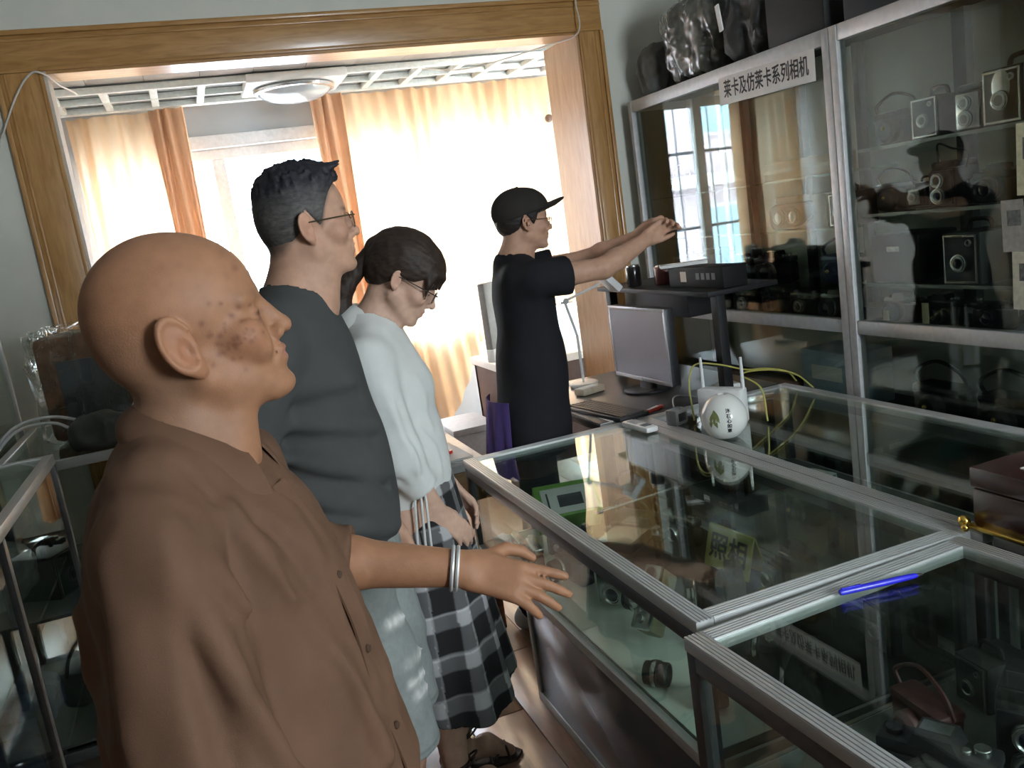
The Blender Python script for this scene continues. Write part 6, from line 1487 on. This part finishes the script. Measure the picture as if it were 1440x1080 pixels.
# on top of the cabinet
bag('grey camera bag in plastic at the window end of the cabinet top', (2.42, 3.945, 2.101), (0.13, 0.085, 0.12), 2, mat('grey_bag_cloth', (0.13, 0.13, 0.115), 0.6, 0, 0.15, 20), 'camera_bag', 'bag', 0.015)
bag('big bag wrapped in shiny crumpled plastic on top of the cabinet', (2.43, 3.57, 2.101), (0.14, 0.21, 0.175), 3, PLAS('shiny_plastic_olive', (0.10, 0.098, 0.08)), 'wrapped_bag', 'bag', 0.028, 16)
hb = bag('black holdall with a white tag on top of the cabinet', (2.43, 3.14, 2.101), (0.14, 0.15, 0.19), 4, cloth('black_nylon', (0.035, 0.034, 0.032), 0.5), 'holdall_bag', 'bag', 0.018); MB().box((-0.158, 0.06, 0.16), (-0.152, 0.085, 0.27), Matrix.Rotation(math.radians(-10), 4, 'X')).build('white_tag', PAPER(), hb)
k1 = thing('black_case', 'black square case on the cabinet top above the middle post', 'case', (2.44, 2.80, 2.101)); MB().box((-0.15, -0.16, 0), (0.15, 0.17, 0.36), None, 0.012).build('shell', mat('black_vinyl', (0.018, 0.017, 0.016), 0.6, spec=0.2), k1); MB().box((-0.155, -0.02, 0.20), (-0.149, 0.03, 0.24), None, 0.002).build('latch', CHROME(), k1)
k2 = thing('black_case', 'dark grey case lying flat on the cabinet top, out towards the camera', 'case', (2.44, 2.36, 2.101)); MB().box((-0.14, -0.18, 0), (0.14, 0.20, 0.12), None, 0.012).build('shell', mat('dark_grey_vinyl', (0.03, 0.03, 0.03), 0.6, spec=0.2), k2); strap(k2, [(-0.12, -0.1, 0.12), (-0.13, -0.05, 0.17), (-0.13, 0.05, 0.17), (-0.12, 0.1, 0.12)])
# hook at the window side
hk = thing('wall_hook', 'brown wooden hook on the sunroom wall above the wide curtain', 'hook', (2.88, 5.95, 2.30)); MB().tube(catmull([(0.035, 0, 0.03), (-0.10, 0, 0.02), (-0.24, 0.0, -0.02)], 5), 0.014, 8).build('peg', wood('dark_peg_wood', (0.10, 0.05, 0.03), (0.16, 0.08, 0.05)), hk); MB().sphere((-0.24, 0, -0.02), 0.03, 14).build('knob', wood('dark_peg_wood', (0.10, 0.05, 0.03), (0.16, 0.08, 0.05)), hk)
# left side: brown leather case in clear plastic with white drawstring
lc = thing('leather_case', 'brown leather box case with a grey panel, in clear plastic with white drawstring', 'case', (-0.375, 3.46, 1.0615), math.radians(-8))
MB().box((-0.17, -0.13, 0), (0.17, 0.13, 0.375), None, 0.03).build('box_body', mat('chestnut_leather', (0.16, 0.085, 0.045), 0.4, 0, 0.3, 25, 0.3, 200), lc)
MB().box((-0.10, -0.136, 0.06), (0.11, -0.128, 0.285), None, 0.003).build('grey_panel', mat('slate_panel', (0.075, 0.085, 0.09), 0.35), lc)
def pl(P): 
    d = rbox(P, (0, 0, 0.19), (0.195, 0.155, 0.20), 0.05)-0.022*(1-2*np.abs(vnoise(P*V3(1, 1, 0.6)+3, 15)*2))
    d = np.maximum(d, -(d+0.006)); return smax(d, 0.003-P[:, 2], 0.003)
sdf_obj('plastic_cover', pl, (-0.26, -0.22, -0.02), (0.26, 0.22, 0.45), 0.008, glass('clear_plastic_film', (0.96, 0.96, 0.95), 0.9, 0.08), lc)
wc = mat('white_drawstring', (0.60, 0.60, 0.58), 0.6)
for pts in ([(-0.34, -0.22, 0.02), (-0.24, -0.23, 0.10), (-0.12, -0.24, 0.115), (-0.02, -0.24, 0.08), (0.06, -0.24, 0.045), (0.11, -0.25, 0.01)], [(-0.34, -0.23, 0.0), (-0.24, -0.235, 0.085), (-0.12, -0.245, 0.095), (-0.04, -0.245, 0.045), (0.04, -0.245, 0.028), (0.11, -0.25, 0.005)], [(0.11, -0.25, 0.005), (0.12, -0.24, 0.07), (0.17, -0.22, 0.14), (0.22, -0.15, 0.17)], [(0.13, -0.25, 0.005), (0.16, -0.24, 0.035), (0.20, -0.22, 0.09), (0.25, -0.15, 0.12)]):
    b = MB(); b.tube(catmull(pts, 6), 0.0055, 6); b.build('drawstring', wc, lc)
bag('olive and black folded camera bag in front of the leather case', (-0.36, 3.12, 1.0615), (0.10, 0.055, 0.05), 6, mat('olive_black_cloth', (0.05, 0.055, 0.045), 0.45, 0, 0.4, 14), 'folded_bag', 'bag', 0.015)
camera('slr', 'black camera on the small case beside the elderly man\'s neck', (-0.17, 3.14, 1.0615), -70, 0.8, False)
# in the case behind the elderly man
for k, (lab, p, r_, c) in enumerate((('white plastic wrapped parcel on the upper shelf of the case behind the elderly man', (-0.66, 2.62, 0.781), (0.09, 0.12, 0.07), (0.45, 0.50, 0.50)), ('shiny plastic packet, blue sky sheen put into its colour, on the middle shelf behind the elderly man', (-0.64, 2.55, 0.451), (0.08, 0.10, 0.05), (0.14, 0.20, 0.34)), ('crumpled plastic, blue sky sheen put into its colour, on the middle shelf, nearer end', (-0.64, 2.22, 0.451), (0.09, 0.13, 0.045), (0.10, 0.15, 0.30)), ('dark plastic bundle on the bottom shelf behind the elderly man', (-0.66, 2.45, 0.101), (0.10, 0.20, 0.08), (0.05, 0.07, 0.12)), ('dark wrapped bundle on the upper shelf, nearer end', (-0.70, 2.15, 0.781), (0.10, 0.15, 0.07), (0.04, 0.045, 0.045)))):
    bag(lab, p, r_, 7+k, PLAS('wrap_plastic_%d' % k, c), 'wrapped_parcel', 'parcel', 0.02, 20, 0.009)
camera('case', 'black case on the bottom shelf of the small display case', (-0.38, 3.4, 0.101), -60, 1.5, body=LEATHER()); camera('box', 'black box camera on the middle shelf of the small display case', (-0.35, 3.3, 0.551), -60, 1.5)
camera('slr', 'black reflex camera on the middle shelf of the small display case, beside the box camera', (-0.30, 3.55, 0.551), -60, 1.4, False)
# more dark bodies crowding the long counter and the counter with the pen
for kd, lab, p, rz, s, ch in (('fold', 'folding camera with chrome front beside the silver rangefinder in the long counter', (1.43, 2.28, ZS), -95, 0.75, True), ('tlr', 'black twin lens camera under the white handset in the long counter', (1.42, 2.58, ZS), -80, 1.1, False),
                             ('box', 'black box camera nearest the rear rail of the long counter', (1.42, 1.53, ZS), -100, 1.1, False), ('rf', 'black rangefinder camera lying before the bellows camera', (1.05, 1.775, ZS), -120, 0.95, False), ('slr', 'black reflex camera beside the medium format camera, against the rear rail', (1.425, 0.90, ZS), -80, 1.1, False), ('fold', 'black folding camera at the near end under the pen counter glass', (1.41, 0.62, ZS), -85, 1.1, False)):
    camera(kd, lab, p, rz, s, ch)
for lab, p, r_, c, k in (('black plastic bundle on the upper shelf behind the elderly man, by the far post', (-0.68, 2.85, 0.781), (0.08, 0.06, 0.10), (0.03, 0.032, 0.035), 21), ('dark bundle in crumpled plastic on top of the case behind the elderly man', (-0.75, 2.45, 1.1015), (0.13, 0.16, 0.05), (0.05, 0.055, 0.055), 22)):
    bag(lab, p, r_, k, PLAS('bundle_plastic_%d' % k, c), 'wrapped_parcel', 'parcel', 0.02, 20, 0.009)
